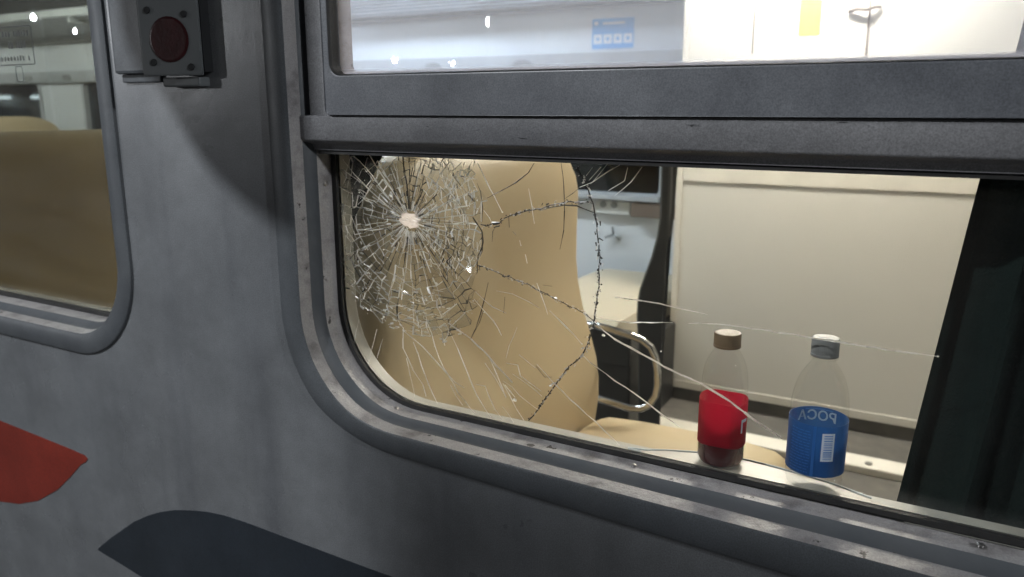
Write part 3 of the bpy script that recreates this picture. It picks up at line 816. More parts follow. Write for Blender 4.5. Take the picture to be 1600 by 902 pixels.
# ------------------------------------------------------------------ inside the carriage
FZ, CEIL, YFAR = -1.2, 1.10, 2.75
cpart(MB().box((-9, 0.1045, FZ - .03), (1.9, YFAR + .1, FZ)), 'floor', 'floor')
cpart(MB().box((-9, 0.1045, CEIL), (1.9, YFAR + .1, CEIL + .03)), 'ceiling', 'ceiling')
FW = [(-2.48, -1.24), (-4.02, -2.80), (-5.60, -4.36), (-7.45, -6.16)]
fw_holes = [rrect(a, c, -0.412, 0.166, 0.03, 4) for a, c in FW]
cpart(MB().plate([[(-9, FZ), (1.9, FZ), (1.9, 0.64), (-9, 0.64)]] + fw_holes, YFAR, YFAR + .05), 'far_wall', 'white')
cpart(MB().box((-9, YFAR - .004, 0.6405), (1.9, YFAR + .05, CEIL - .0005)), 'upper_panel', 'unlitpanel')  # near-black sheet: the unlit dark above the rack is set by colour
cpart(MB().box((-9.05, 0.1045, FZ + .0005), (-9.0005, YFAR - .005, CEIL - .0005)), 'end_wall', 'white')
cpart(MB().box((1.9005, 0.1045, FZ + .0005), (1.95, YFAR - .005, CEIL - .0005)), 'end_wall', 'cream')
for a, c in FW:
    fwin = cempty('far_window')
    fr = MB(); frame_sweep(fr, [(-.03, YFAR - .003), (-.026, YFAR - .012), (0.0, YFAR - .012), (0.004, YFAR + .03)], a, c, -0.412, 0.166, 0.03, 4)
    cpart(fr, 'frame', 'band', fwin, smooth='auto')
    cpart(MB().box((a - .02, YFAR - .07, -0.438), (c + .02, YFAR - .0125, -0.414)), 'sill', 'band', fwin, bevel=0.003)
    cpart(MB().plate([rrect(a + .003, c - .003, -0.409, 0.163, 0.03, 4)], YFAR + .022, YFAR + .027), 'glass', 'glass_far', fwin)
# pelmet with oval brackets
pel = cpart(MB().box((-8.9, YFAR - .030, 0.172), (-1.0, YFAR - .0005, 0.252)), 'pelmet', 'band', bevel=0.004)
for x in (-1.966, -2.51, -3.3, -4.0, -4.9, -5.747, -6.231, -7.0):
    N = 20
    ov = MB().rings([[(x + 0.052 * s * cos(2 * pi * k / N), y, 0.207 + 0.021 * s * sin(2 * pi * k / N)) for k in range(N)] for s, y in ((1, YFAR - .0305), (1, YFAR - .036), (.8, YFAR - .036), (.75, YFAR - .031))])
    o = cpart(ov, 'oval_bracket', 'rackdark', pel, recalc=True)

# cream partition standing across the aisle
part = empty('partition_wall', (-0.2, 2.2, FZ))
tag(part, 'cream partition wall with trim strips behind the two bottles', 'partition')
def child(mb, name, mat, root, **kw):
    o = mb.build(name, mat, None, **kw); o.parent = root; o.location = -Vector(root.location); return o
child(MB().box((-0.982, 2.203, FZ + .06), (1.895, 2.24, CEIL - .001)), 'panel', 'cream', part, bevel=0.002)
child(MB().box((-0.982, 2.2405, FZ + .001), (-0.95, YFAR - .014, CEIL - .001)), 'return_panel', 'cream', part)
child(MB().box((-0.9835, 2.199, FZ + .03), (-0.960, 2.2025, CEIL - .002)), 'edge_trim', 'trim', part, bevel=0.003)
child(MB().box((-0.959, 2.1995, -0.288), (1.89, 2.2025, -0.236)), 'rail_trim', 'trim', part, bevel=0.003)
child(MB().box((-0.959, 2.1975, FZ + .055), (1.89, 2.2025, FZ + .088)), 'bottom_trim', 'trim', part, bevel=0.003)
child(MB().box((-0.975, 2.21, FZ + .001), (1.89, 2.236, FZ + .0595)), 'kick_plate', 'floor', part)
child(MB().box((-0.337, 2.199, 0.13), (-0.331, 2.2029, 0.6)), 'panel_line', 'brown', part)  # upright of a reflection in the glass, put in as a dark bar
child(MB().box((-0.7225, 2.2005, 0.19), (-0.7185, 2.2029, 0.9)), 'panel_line', 'brown', part)  # joint between two partition panels
reflection_bar = MB().tube([(-0.40, 2.197, 0.318), (-0.375, 2.188, 0.325), (-0.345, 2.186, 0.321), (-0.315, 2.188, 0.329), (-0.30, 2.197, 0.329)], 0.006, 8)
child(reflection_bar, 'hook_shape', 'brown', part, smooth=True)  # crossbar of that reflection, built as a brown tube
ys = MB().plate([rrect(-0.5625, -0.4905, 0.246, 0.43, 0.004, 3)], 2.2012, 2.2026).build('yellow_sticker', 'yellow')
tag(ys, 'plain yellow vertical strip sticker on the bright partition wall', 'sticker')
ts = MB().box((-1.15, 1.83, FZ + .0005), (1.6, 1.93, FZ + .028)).build('floor_strip', 'trim', bevel=0.006)
tag(ts, 'pale metal threshold strip lying on the dark floor behind the bottles', 'floor strip')
fs = MB().tube([(-0.165, 1.86, FZ + .0285), (-0.165, 1.86, FZ + .034)], 0.012, 10)
o = fs.build('fixing', 'screw', ts, smooth='auto')

# ---- seats
PROFILE = [(-0.80, .000), (-0.76, .004), (-0.71, .010), (-0.66, .009), (-0.61, .002), (-0.55, -.016), (-0.49, -.036), (-0.42, -.052), (-0.36, -.058), (-0.28, -.058),
           (-0.20, -.056), (-0.16, -.058), (-0.125, -.063), (-0.098, -.071), (-0.080, -.083), (-0.071, -.098)]
HALFW = {-0.16: .965, -0.125: .90, -0.098: .81, -0.080: .70, -0.071: .60}
def make_seat(name, xb, y0, y1, face, aisle, label, arm=True, zoff=0.0, panel=True, cloth='beige'):
    """face +1: sits towards +x. xb: x of the backrest foot. aisle: -1 when the aisle end is at y0, +1 at y1"""
    root = empty(name, (xb, (y0 + y1) / 2, FZ))
    tag(root, label, 'seat', 'beige carriage seats')
    yc, hw = (y0 + y1) / 2, (y1 - y0) / 2
    X = lambda u: xb + face * u
    def section(z, u, t, w, r=0.035, n=5, crown=0.0):
        pts = []
        ws = hw * w
        for cx, cy, a0 in ((u - r, ws - r, 0), (u - t + r, ws - r, .5 * pi), (u - t + r, -ws + r, pi), (u - r, -ws + r, 1.5 * pi)):
            for k in range(n + 1):
                a = a0 + .5 * pi * k / n
                pts.append((X(cx + r * cos(a)), yc + cy + r * sin(a), z + zoff))
        return pts
    rings = [section(z, u, .085, HALFW.get(z, 1.0), min(.035, .035)) for z, u in PROFILE]
    z, u = PROFILE[-1]
    rings.append(section(z + .004, u - .012, .055, .52, .025))
    child(MB().rings(rings), 'backrest', cloth, root, smooth='auto', recalc=True)
    sh = [section(z, u - .078, .05, HALFW.get(z, 1.0) * .985, .02) for z, u in PROFILE[:-1]]
    child(MB().rings(sh), 'back_shell', 'black', root, smooth='auto', recalc=True)
    # cushion, crowned
    cu = []
    for u_, top, th in ((.006, -.012, .10), (.03, -.002, .11), (.12, .004, .12), (.26, .006, .12), (.38, .004, .12), (.44, -.004, .11), (.465, -.02, .08), (.475, -.04, .04)):
        w = hw; ring = []
        for k in range(17):
            v = -1 + 2 * k / 16
            ring.append((X(u_), yc + v * w, -.752 + top - .016 * abs(v) ** 6 + zoff))
        ring += [(X(u_), yc + w, -.752 + top - th + zoff), (X(u_), yc - w, -.752 + top - th + zoff)]
        cu.append(ring)
    child(MB().rings(cu), 'cushion', cloth, root, smooth='auto', recalc=True)
    bx = sorted((X(.02), X(.42)))
    child(MB().box((bx[0], y0 + .03, FZ + .05), (bx[1], y1 - .03, -.868 + zoff)), 'base', 'black', root, bevel=0.01)
    child(MB().box((bx[0] + .06, y0 + .08, FZ + .0005), (bx[1] - .06, y1 - .08, FZ + .05)), 'plinth', 'black', root)
    # aisle-side end panel follows the backrest outline
    ye = y1 if aisle > 0 else y0
    ya, yb = (ye + .002, ye + .03) if aisle > 0 else (ye - .03, ye - .002)
    front = [(X(u + .004), z + zoff) for z, u in PROFILE[:13]]
    back = [(X(u - .13), z + zoff) for z, u in PROFILE[:12]]
    outl = [(X(.44), -.80 + zoff), (X(.46), -.84 + zoff), (X(.45), FZ + .06), (X(-.10), FZ + .06)] + back + front[::-1]
    if face < 0: outl = outl[::-1]
    if not panel:
        outl = [(X(.44), -.80), (X(.46), -.84), (X(.45), FZ + .06), (X(-.10), FZ + .06), (X(-.10), -.80)]
    child(MB().plate([outl], ya, yb), 'end_panel', 'black', root, bevel=0.004, recalc=True)
    if arm:
        yy = (ya + yb) / 2 + aisle * .022
        ctrl = [(-.06, -.545), (0.0, -.549), (.06, -.558), (.095, -.566), (.118, -.580), (.131, -.604), (.138, -.64), (.140, -.675), (.136, -.704), (.122, -.732), (.10, -.747), (.072, -.752), (0.0, -.744), (-.05, -.738)]
        child(MB().tube([(X(a), yy, c + zoff) for a, c in ctrl], 0.0095, 12), 'armrest', 'chrome', root, smooth=True)
    return root
make_seat('seat', -0.742, 0.128, 0.895, 1, 1, 'beige seat with chrome armrest loop right behind the shattered pane', panel=False)
make_seat('seat', -2.13, 0.15, 0.99, 1, 1, 'dim olive seat back filling the lower part of the left window', panel=False, cloth='shaded')
make_seat('seat', -2.95, 1.66, 2.60, 1, -1, 'far beige seat across the aisle, above the dim olive seat back in the left window', arm=False)
make_seat('seat', -3.55, 1.66, 2.60, -1, -1, 'dark shell of a far seat at the right edge of the left window', arm=False)
make_seat('seat', -5.6, 1.66, 2.60, 1, -1, 'farthest beige headrest at the left edge of the left window', arm=False)
# bench against the partition's return, its black end towards the aisle
bn = empty('seat', (-1.2, 2.15, FZ)); tag(bn, 'beige seat with a black curved end wing beside the left edge of the cream partition', 'seat', 'beige carriage seats')
cu = []
for x, top, th in ((-1.50, -.05, .04), (-1.485, -.02, .08), (-1.43, -.002, .11), (-1.05, 0, .11), (-1.015, -.004, .10), (-1.003, -.02, .08)):
    cu.append([(x, 1.675 + .95 * k / 40, -.752 + top - .012 * abs(-1 + k / 20) ** 16) for k in range(41)] + [(x, 2.625, -.752 + top - th), (x, 1.675, -.752 + top - th)])
child(MB().rings(cu), 'cushion', 'greybeige', bn, smooth='auto', recalc=True)
child(MB().box((-1.46, 1.69, FZ + .0005), (-.96, 2.61, -.864)), 'base', 'black', bn, bevel=.01)
child(MB().box((-1.49, 1.653, -.90), (-.95, 1.6735, -.768)), 'edge_band', 'black', bn, bevel=.006)
fr_ = [(-.917 - u, z) for z, u in PROFILE[2:13]][::-1]
sec = lambda y, xb, off: [(x + off, y, z) for x, z in fr_] + [(-.917 + off, y, -.80), (-.905 + off, y, -1.12), (xb, y, -1.12), (xb, y, -.095)]
child(MB().rings([sec(1.640, -.832, .008), sec(1.648, -.826, 0), sec(1.77, -.866, 0), sec(1.78, -.873, .008)]), 'end_wing', 'black', bn, smooth='auto', recalc=True)

# ---- curtains
def curtain(name, label, left, right, zt, zb, yc, folds, amp):
    NU, NZ = 90, 30
    front = []
    for k in range(NZ + 1):
        z = zt + (zb - zt) * k / NZ
        a, c = left(z), right(z)
        front.append([(a + (c - a) * i / NU, yc + amp * sin(folds * 2 * pi * i / NU + .5 * sin(z * 5)) + .35 * amp * sin(folds * 4.7 * i / NU * pi + z * 3), z) for i in range(NU + 1)])
    mb = MB()
    rr = [row + [(x, y + .0022, z) for x, y, z in reversed(row)] for row in front]
    mb.rings(rr)
    o = mb.build(name, 'curtain', smooth='auto', recalc=True)
    return tag(o, label, 'curtain')
def lerp(tab):
    def f(z):
        for (a, x), (b_, x2) in zip(tab[:-1], tab[1:]):
            if a >= z >= b_: return x + (x2 - x) * (a - z) / (a - b_)
        return tab[0][1] if z > tab[0][0] else tab[-1][1]
    return f
curtain('curtain', 'dark green curtain hanging beside the blue-labelled bottle', lerp([(.46, .075), (.07, .0375), (-.08, .018), (-.30, -.006), (-.53, -.031), (-.62, -.035)]), lambda z: .56, .46, -.60, .165, 7, .013)
curtain('curtain', 'dark gathered curtain corner behind the top left of the shattered pane', lambda z: -1.0, lerp([(.0, -.75), (-.07, -.783), (-.187, -.853), (-.24, -.89)]), .0, -.24, .1125, 5, .004)

# ---- sill table and bottles
tb = empty('window_table', (-.18, .09, -.46)); tag(tb, 'small pale window table with rounded metal rim under the bottles', 'table')
TZ = -.4535
arc = [(-.335, .0755), (-.327, .086), (-.307, .097), (-.262, .1125), (-.206, .120), (-.149, .114), (-.095, .103), (-.043, .083), (-.030, .0755)]
loop = [(x, y) for x, y in arc]
child(MB().rings([[(x, y, z) for x, y in loop] for z in (TZ - .006, TZ)]), 'table_top', 'tabletop', tb, recalc=True)
child(MB().tube([(x, y + .001, TZ + .0004) for x, y in smooth_poly(arc, 5)[:len(arc) * 5 - 10]], .0014, 8), 'rim', 'rack', tb, smooth=True)
child(MB().box((-.30, .1045, TZ - .05), (-.06, .112, TZ - .0065)), 'bracket', 'chrome', tb)

def wrap_plate(mb, c, r, th0, th1, za, zb, t=0.0003, n=8):
    """a small curved patch on a cylinder"""
    rr = []
    for k in range(n + 1):
        a = th0 + (th1 - th0) * k / n
        rr.append([(c[0] + q * cos(a), c[1] + q * sin(a), z) for q, z in ((r, za), (r + t, za), (r + t, zb), (r, zb))])
    mb.rings(rr); return mb
def text_mesh(body, size):
    cu = bpy.data.curves.new('t', 'FONT'); cu.body = body; cu.size = size; cu.align_x = 'CENTER'; cu.resolution_u = 3; cu.offset = size * .018
    ob = bpy.data.objects.new('t', cu); COL.objects.link(ob)
    dg = bpy.context.evaluated_depsgraph_get()
    me = bpy.data.meshes.new_from_object(ob.evaluated_get(dg))
    vs = [tuple(v.co) for v in me.vertices]; fs = [tuple(p.vertices) for p in me.polygons]
    bpy.data.objects.remove(ob); bpy.data.curves.remove(cu); bpy.data.meshes.remove(me)
    return vs, fs
def wrap_text(body, size, c, r, th, z, sgn=1):
    """text wrapped round a cylinder, read from outside the cylinder"""
    vs, fs = text_mesh(body, size)
    mb = MB()
    mb.add([(c[0] + r * cos(th + sgn * x / r), c[1] + r * sin(th + sgn * x / r), z + y) for x, y, _ in vs], fs)
    return mb

# blue-labelled water bottle
BC = Vector((-.1185, .0965, TZ + .0006)); BR = .0335
bb = empty('water_bottle', BC); tag(bb, 'empty clear plastic bottle with a blue label and grey cap', 'bottle')
prof = [(.010, .004), (.020, .0015), (.027, .0), (.0315, .003), (BR, .009), (BR, .018), (BR - .001, .020), (BR, .022), (BR, .090), (.0332, .100), (.0325, .110), (.0305, .122), (.0275, .133), (.0235, .142), (.0185, .150), (.0148, .155), (.0132, .158), (.0132, .161), (.0160, .1615), (.0160, .1635), (.0128, .164), (.0128, .172)]
child(MB().lathe(BC, prof, 44, False, False), 'body', 'pet', bb, smooth='auto')
def ribbed_cap(c, r, z0, z1, name, mat, root):
    n = 96
    ring = lambda rr, z, k0: [(c[0] + (rr + (k0 if k % 2 else 0)) * cos(2 * pi * k / n), c[1] + (rr + (k0 if k % 2 else 0)) * sin(2 * pi * k / n), c[2] + z) for k in range(n)]
    return child(MB().rings([ring(r, z0, 0), ring(r + .0003, z0 + .0008, 0), ring(r + .0003, z0 + .003, 0), ring(r, z0 + .0034, -.0004), ring(r, z1 - .0022, -.0004), ring(r - .0006, z1 - .0006, 0), ring(r - .002, z1, 0), ring(r - .0035, z1 - .0002, 0)]), name, mat, root, smooth='auto')
ribbed_cap(BC, .0158, .1640, .1868, 'cap', 'capgrey', bb)
lab = [[(BC[0] + r * cos(2 * pi * k / 64), BC[1] + r * sin(2 * pi * k / 64), BC[2] + z) for k in range(64)] for r, z in ((BR + .0004, .0225), (BR + .0006, .0225), (BR + .0006, .0868), (BR + .0004, .0868))]
child(MB().rings(lab, False, False), 'label', 'bluefilm', bb, smooth='auto')
RO = BR + .0008
vt = math.atan2(-.87 - BC[1], -BC[0])                       # direction of the platform side
child(wrap_plate(MB(), BC, RO, vt + .17, vt + .60, .0435 + BC[2], .0785 + BC[2]), 'barcode_panel', 'label_white', bb)
bars = MB()
zz = .046
while zz < .076:
    h = rnd.choice((.0004, .0007, .0011))
    wrap_plate(bars, BC, RO + .0004, vt + .24, vt + .53, zz + BC[2], zz + h + BC[2], .0002, 3); zz += h + rnd.choice((.0007, .001, .0016))
child(bars, 'barcode', 'label_pale', bb)
fine = MB()
for q in range(15):
    z = .026 + q * .0037
    t0 = vt - 1.0 + rnd.uniform(0, .1); 
    while t0 < vt - .22:
        t1 = min(t0 + rnd.uniform(.05, .2), vt - .2)
        wrap_plate(fine, BC, RO, t0, t1, z + BC[2], z + .0011 + BC[2], .0002, 3); t0 = t1 + .035
child(fine, 'small_print', 'label_line', bb)
seam = MB(); wrap_plate(seam, BC, RO, vt - .13, vt - .03, .0235 + BC[2], .086 + BC[2]); child(seam, 'label_seam', 'label_line', bb)
back = vt + pi
child(wrap_text('РОСА', .0175, BC, BR + .0002, back + .06, .0695 + BC[2]), 'brand_text', 'label_white', bb)
child(wrap_text('РОСА', .0175, BC, RO + .0002, back + .06, .0695 + BC[2]), 'brand_text', 'label_white', bb)
lines = MB(); wrap_plate(lines, BC, BR + .0001, back - .5, back + .5, .0835 + BC[2], .0842 + BC[2], .0002, 12); child(lines, 'label_rule', 'label_pale', bb)

# cola bottle with red label
RC = Vector((-.2345, .0985, TZ + .0006)); RR = .0298
rb = empty('cola_bottle', RC); tag(rb, 'clear plastic bottle with a red label, dark drink and brown cap', 'bottle')
prof = [(.010, .004), (.018, .0015), (.024, .0), (.0280, .003), (RR, .009), (RR, .030), (RR - .0008, .033), (RR, .036), (RR, .090), (.0292, .098), (.0290, .106), (.0282, .118), (.0262, .130), (.0235, .139), (.0195, .147), (.0155, .1525), (.0138, .1545), (.0138, .157), (.0165, .1575), (.0165, .159), (.0133, .1595), (.0133, .168)]
child(MB().lathe(RC, prof, 44, False, False), 'body', 'pet', rb, smooth='auto')
ribbed_cap(RC, .0168, .1572, .1760, 'cap', 'capbrown', rb)
child(MB().lathe(RC, [(.018, .003), (.0262, .004), (.0288, .010), (.0288, .034), (.0286, .0355), (.01, .0358)], 40), 'drink', 'cola', rb, smooth='auto')
lab = [[(RC[0] + r * cos(2 * pi * k / 64), RC[1] + r * sin(2 * pi * k / 64), RC[2] + z + .0015 * sin(2 * pi * k / 64 * 3)) for k in range(64)] for r, z in ((RR + .0004, .031), (RR + .0006, .031), (RR + .0006, .0885), (RR + .0004, .0885))]
child(MB().rings(lab, False, False), 'label', 'redfilm', rb, smooth='auto')
mk = MB(); wrap_plate(mk, RC, RR + .0008, vt + .98, vt + 1.06, .050 + RC[2], .068 + RC[2]); wrap_plate(mk, RC, RR + .0008, vt + 1.06, vt + 1.35, .064 + RC[2], .068 + RC[2])
child(mk, 'letter', 'label_white', rb)

# ---- on the far wall
stk = empty('notice_sticker', (-1.5, YFAR, .335)); tag(stk, 'blue sticker with four white pictogram squares seen through the hopper glass', 'sticker')
child(MB().plate([rrect(-1.606, -1.395, .267, .404, .006, 4)], YFAR - .0025, YFAR - .0008), 'backing', 'blue', stk)
for k in range(4):
    xa = -1.596 + k * .0505
    child(MB().plate([rrect(xa, xa + .042, .290, .332, .003, 3), rrect(xa + .013, xa + .029, .303, .320, .006, 3)], YFAR - .0035, YFAR - .0027), 'pictogram', 'paper', stk)
child(MB().box((-1.55, YFAR - .0035, .377), (-1.44, YFAR - .0027, .386)), 'print_line', 'paper', stk)
child(MB().plate([rrect(-1.594, -1.574, .375, .390, .007, 5)], YFAR - .0035, YFAR - .0027), 'emblem', 'paper', stk)
sk = empty('socket_box', (-1.46, YFAR, -.48)); tag(sk, 'pale double power socket box on the far wall under the window', 'socket')
child(MB().box((-1.553, YFAR - .035, -.513), (-1.372, YFAR - .0005, -.445)), 'box', 'socket', sk, bevel=.006)
for x in (-1.512, -1.455):
    child(MB().tube([(x, YFAR - .0345, -.466), (x, YFAR - .040, -.466)], .016, 16), 'socket_face', 'rackdark', sk, smooth='auto')
sh = MB().box((-1.36, YFAR - .06, -.515), (-1.02, YFAR - .0005, -.446)).build('wall_shelf', 'brown', bevel=.004); tag(sh, 'brown shelf block right of the socket box under the far window', 'shelf')
ck = empty('hook_shape', (-1.463, YFAR, -.618)); tag(ck, 'small three-pronged dark hook on the pale far wall', 'hook')
for a in (90, 205, 330):
    child(MB().tube([(-1.463, YFAR - .012, -.615), (-1.463 + .045 * cos(radians(a)), YFAR - .03, -.615 + .04 * sin(radians(a)))], .006, 6), 'prong', 'rackdark', ck, smooth=True)
gs = MB().box((-5.42, YFAR - .02, .258), (-5.24, YFAR - .0005, .335)).build('exit_sign', 'green', bevel=.003); tag(gs, 'small green sign on the far wall, left window', 'sign')

# luggage rack along the far wall
rk = empty('luggage_rack', (-4.5, 2.55, .5)); tag(rk, 'white edged luggage rack above the far windows', 'luggage rack')
child(MB().box((-8.9, 2.425, .575), (-1.0, 2.445, .625)), 'front_rail', 'rack', rk, bevel=.005)
child(MB().box((-8.9, 2.70, .455), (-1.0, 2.742, .485)), 'rear_rail', 'rackdark', rk, bevel=.004)
for k in range(9):
    yy = 2.47 + k * .028
    child(MB().tube([(-8.9, yy, .585 - (yy - 2.43) * .42), (-1.0, yy, .585 - (yy - 2.43) * .42)], .006, 6), 'rack_bar', 'band', rk, smooth=True)
for x in (-8.2, -7.2, -6.2, -5.2, -4.2, -3.2, -2.2, -1.2):
    child(MB().box((x, 2.43, .538), (x + .02, 2.745, .572)), 'bracket', 'rack', rk)

# sticker on the tinted pane: lettering too worn to read
sg = empty('window_sticker', (-1.6, YG, .11)); tag(sg, 'worn framed notice sticker on the tinted left pane', 'sticker')
yS = YG - .0012
fx0, fx1, fz0, fz1 = -1.86, -1.597, .080, .154
child(MB().plate([rrect(fx0, fx1, fz0, fz1, .004, 3), rrect(fx0 + .002, fx1 - .002, fz0 + .002, fz1 - .002, .003, 3)], yS, yS + .0006), 'border', 'print', sg)
smudge = MB()
for zrow, hgt in ((.134, .012), (.112, .015), (.0885, .010)):
    x = fx0 + .01
    while x < fx1 - .014:
        w = rnd.uniform(.006, .013)
        if rnd.random() < .75:
            smudge.plate([[(x, zrow + rnd.uniform(0, .002)), (x + w * .55, zrow), (x + w * .6, zrow + hgt * rnd.uniform(.5, 1)), (x + rnd.uniform(0, .003), zrow + hgt)]], yS, yS + .0005)
        x += w
child(smudge, 'worn_print', 'print', sg)
child(MB().plate([rrect(-1.667, -1.643, .048, .078, .003, 3), rrect(-1.6655, -1.6445, .0495, .0765, .002, 3)], yS, yS + .0006), 'tab_outline', 'print', sg)

# ---- ceiling lamps
def ceiling_lamp(x, y, z, lx, ly, col, strength, label):
    r = empty('ceiling_lamp', (x, y, z)); tag(r, label, 'lamp', 'lamps inside the carriage')
    child(MB().box((x - lx / 2 - .02, y - ly / 2 - .02, z + .002), (x + lx / 2 + .02, y + ly / 2 + .02, CEIL - .001)), 'housing', 'rack', r, bevel=.004)
    child(MB().box((x - lx / 2, y - ly / 2, z - .02), (x + lx / 2, y + ly / 2, z + .0015)), 'diffuser', emission('lamp diffuser', col, strength), r)
WARM, COOL = (1.0, .92, .80), (.80, .90, 1.0)
ceiling_lamp(-.50, 1.98, .80, .60, .12, WARM, WARM_LAMP, 'warm ceiling lamp over the aisle beside the partition')
ceiling_lamp(.75, 1.55, 1.0, .60, .14, WARM, WARM_LAMP * .12, 'warm ceiling lamp beyond the curtain')
ceiling_lamp(-2.5, 1.85, 1.0, 1.0, .14, COOL, COOL_LAMP, 'cool ceiling lamp over the aisle farther in behind the shattered pane')
# added fill lamp, unseen above the seats, aimed to brighten the cracked pane
sp = empty('pane_fill_lamp', (-.98, .85, .98)); tag(sp, 'added fill lamp, unseen under the ceiling, brightening the cracks in the broken window', 'lamp', 'lamps inside the carriage')
lc = Vector((-.98, .85, .98)); ld_ = (Vector((-.62, .07, -.28)) - lc).normalized(); lu = ld_.orthogonal().normalized(); lv = ld_.cross(lu)
N = 20
child(MB().rings([[lc + (lu * cos(2 * pi * q / N) + lv * sin(2 * pi * q / N)) * r + ld_ * h for q in range(N)] for r, h in ((.03, -.12), (.08, -.10), (.115, .03), (.110, .03), (.108, .004))]), 'shade', 'rack', sp, smooth='auto')
child(MB().rings([[lc + (lu * cos(2 * pi * q / N) + lv * sin(2 * pi * q / N)) * r + ld_ * h for q in range(N)] for r, h in ((.106, .0), (.106, .003))]), 'lamp_face', emission('pane fill lamp face', (.97, .97, 1.0), PANE_FILL_LAMP), sp, recalc=True)
child(MB().tube([tuple(lc - ld_ * .11), tuple(lc - ld_ * .13 + Vector((0, 0, .03))), (lc.x - .06, lc.y + .05, CEIL - .001)], .012, 8), 'bracket', 'rack', sp, smooth=True)
ceiling_lamp(-4.6, 1.45, 1.0, 1.0, .14, COOL, FAR_LAMP, 'cool ceiling lamp over the aisle behind the left window')
ceiling_lamp(-6.9, 1.45, 1.0, 1.0, .14, COOL, FAR_LAMP, 'farthest cool ceiling lamp over the aisle')

# ------------------------------------------------------------------ station beyond the far windows
stn = empty('station_building', (-17, 9, -1.7)); tag(stn, 'blue and white station wall lit by tubes beyond the far windows', 'building')
child(MB().box((-30, 9.0, -1.6995), (-11.5, 9.4, -.02)), 'lower_wall', 'station_blue', stn)
child(MB().box((-30, 8.98, -.0195), (-11.5, 9.4, .185)), 'white_band', 'station_white', stn)
child(MB().box((-30, 9.0, .1855), (-11.5, 9.4, 2.2)), 'upper_wall', 'station_blue', stn)
child(MB().box((-17.0, 8.9, -1.0), (-15.2, 8.975, .18)), 'white_door', 'station_white', stn, bevel=.01)
tubes = [(-18.3, -17.55), (-16.75, -16.1), (-15.8, -15.1)]
tube_m = emission('tube light', (.9, .96, 1.0), 9)
for i, (a, c) in enumerate(tubes):
    t = empty('tube_lamp', ((a + c) / 2, 8.8, .19)); tag(t, ('leftmost', 'middle', 'rightmost')[i] + ' white tube lamp on the station wall in the left window', 'lamp', 'tube lamps on the station wall')
    child(MB().tube([(a, 8.8, .186), (c, 8.8, .186)], .035, 10), 'tube', tube_m, t, smooth='auto')
    child(MB().box((a - .05, 8.84, .20), (c + .05, 8.97, .26)), 'housing', 'rack', t)

# ------------------------------------------------------------------ platform lamps behind the camera
def lamp_post(x, y, zh, r, strength, label, col=(.93, .96, 1.0), watts=0, rad=.05):
    t = empty('platform_lamp', (x, y, -1.70 if y < -9 else -1.40)); tag(t, label, 'street lamp', 'platform lamps')
    zb = -1.6995 if y < -9 else -1.3995
    child(MB().tube([(x, y - .35, zb), (x, y - .35, zh + .30), (x, y - .30, zh + .36), (x, y, zh + .36)], [.06, .04, .035, .03], 10), 'post', 'post', t, smooth='auto')
    child(MB().lathe((x, y, zh), [(.10 + r, .16), (.11 + r, .17), (.05, .34), (.03, .36)], 20), 'shade', 'post', t, smooth='auto')
    child(MB().lathe((x, y, zh), [(r * .05, -r), (r * .6, -r * .8), (r, 0), (r * .8, r * .7), (r * .4, .155)], 18), 'globe', emission('lamp globe', col, strength), t, smooth=True)
    if watts:
        ld = bpy.data.lights.new('platform_lamp_light', 'POINT'); ld.energy = watts; ld.shadow_soft_size = rad; ld.color = col
        lo = bpy.data.objects.new('lamp_light', ld); COL.objects.link(lo); lo.parent = t; lo.location = Vector((x, y, zh - r - .06)) - Vector(t.location)
lamp_post(-2.1, -2.3, 1.95, .05, 6, 'platform lamp standing left of the photographer', watts=PLATFORM_W, rad=.035)
lamp_post(3.4, -1.15, 1.5, .05, 6, 'platform lamp standing right of the photographer', watts=PLATFORM2_W, rad=.08)
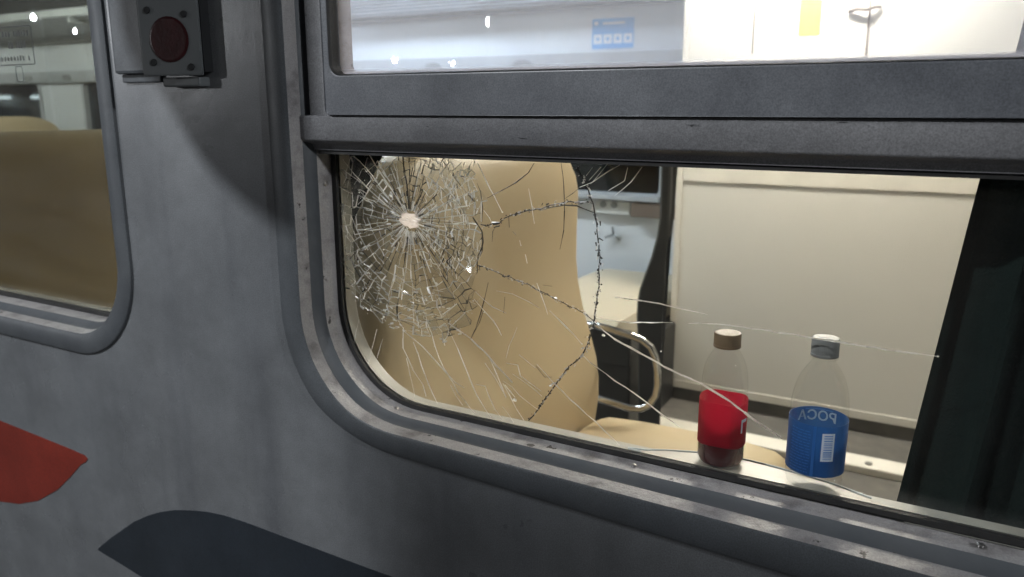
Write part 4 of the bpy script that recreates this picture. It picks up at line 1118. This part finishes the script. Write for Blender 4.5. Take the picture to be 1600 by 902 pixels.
lamp_post(-12.2, -8, 1.51, .07, 60, 'platform lamp farther left along the platform', watts=420, rad=.06)
lamp_post(-12.587, -20, 2.417, .11, 260, 'far lamp mirrored at the top of the hopper glass')
lamp_post(-31.5, -40, 2.79, .15, 260, 'far lamp mirrored low at the left of the hopper glass')
lamp_post(-27.19, -40, 2.50, .12, 220, 'far lamp mirrored low in the hopper glass beside the dark oval')
lamp_post(-35.519, -20, 3.713, .10, 200, 'far lamp mirrored at the top of the left window')
lamp_post(-32.708, -20, 3.015, .065, 160, 'far lamp mirrored below the rack rail of the left window')
lamp_post(-31.176, -20.5, .962, .08, 160, 'far low lamp mirrored at the right edge of the left window')

# unseen board added as a shadow caster; its rounded corner throws the curved shadow on the carriage side
k = .34
LP = Vector((-2.1, -2.3, 1.84))
edge_ = [(-1.128, -.004), (-1.122, .002), (-1.094, -.038), (-1.054, -.080), (-.987, -.125), (-.927, -.152), (-.875, -.168), (-.868, -.16), (-.868, .75), (-1.20, .75), (-1.20, .10)][1:]
pts = [Vector((x, 0, z)).lerp(LP, k) for x, z in edge_]
sg2 = empty('shadow_board', pts[-2]); tag(sg2, 'added unseen shadow board with a rounded corner, above and left of the photographer', 'sign')
yS2 = pts[0].y
child(MB().plate([[(p.x, p.z) for p in pts]], yS2 - .02, yS2), 'board', 'post', sg2, recalc=True)
for q in (8, 7):
    xq = pts[q].x + (.03 if q == 8 else -.03)
    child(MB().tube([(xq, yS2 - .01, pts[q].z - .01), (xq, yS2 - .01, pts[q].z + .9)], .012, 8), 'hanger', 'post', sg2, smooth='auto')

# small unseen board added close to the platform lamp: it softly shades the lower right of the carriage side
s3 = empty('shadow_board', (-1.62, -1.7, 1.12)); tag(s3, 'small unseen board added close under the platform lamp to cast soft shade', 'sign')
child(MB().box((-1.745, -1.715, .98), (-1.43, -1.695, 1.238)), 'board', 'post', s3, bevel=.004)
for xq in (-1.72, -1.46):
    child(MB().tube([(xq, -1.705, 1.235), (xq, -1.705, 2.6)], .004, 6), 'hanger', 'post', s3, smooth='auto')
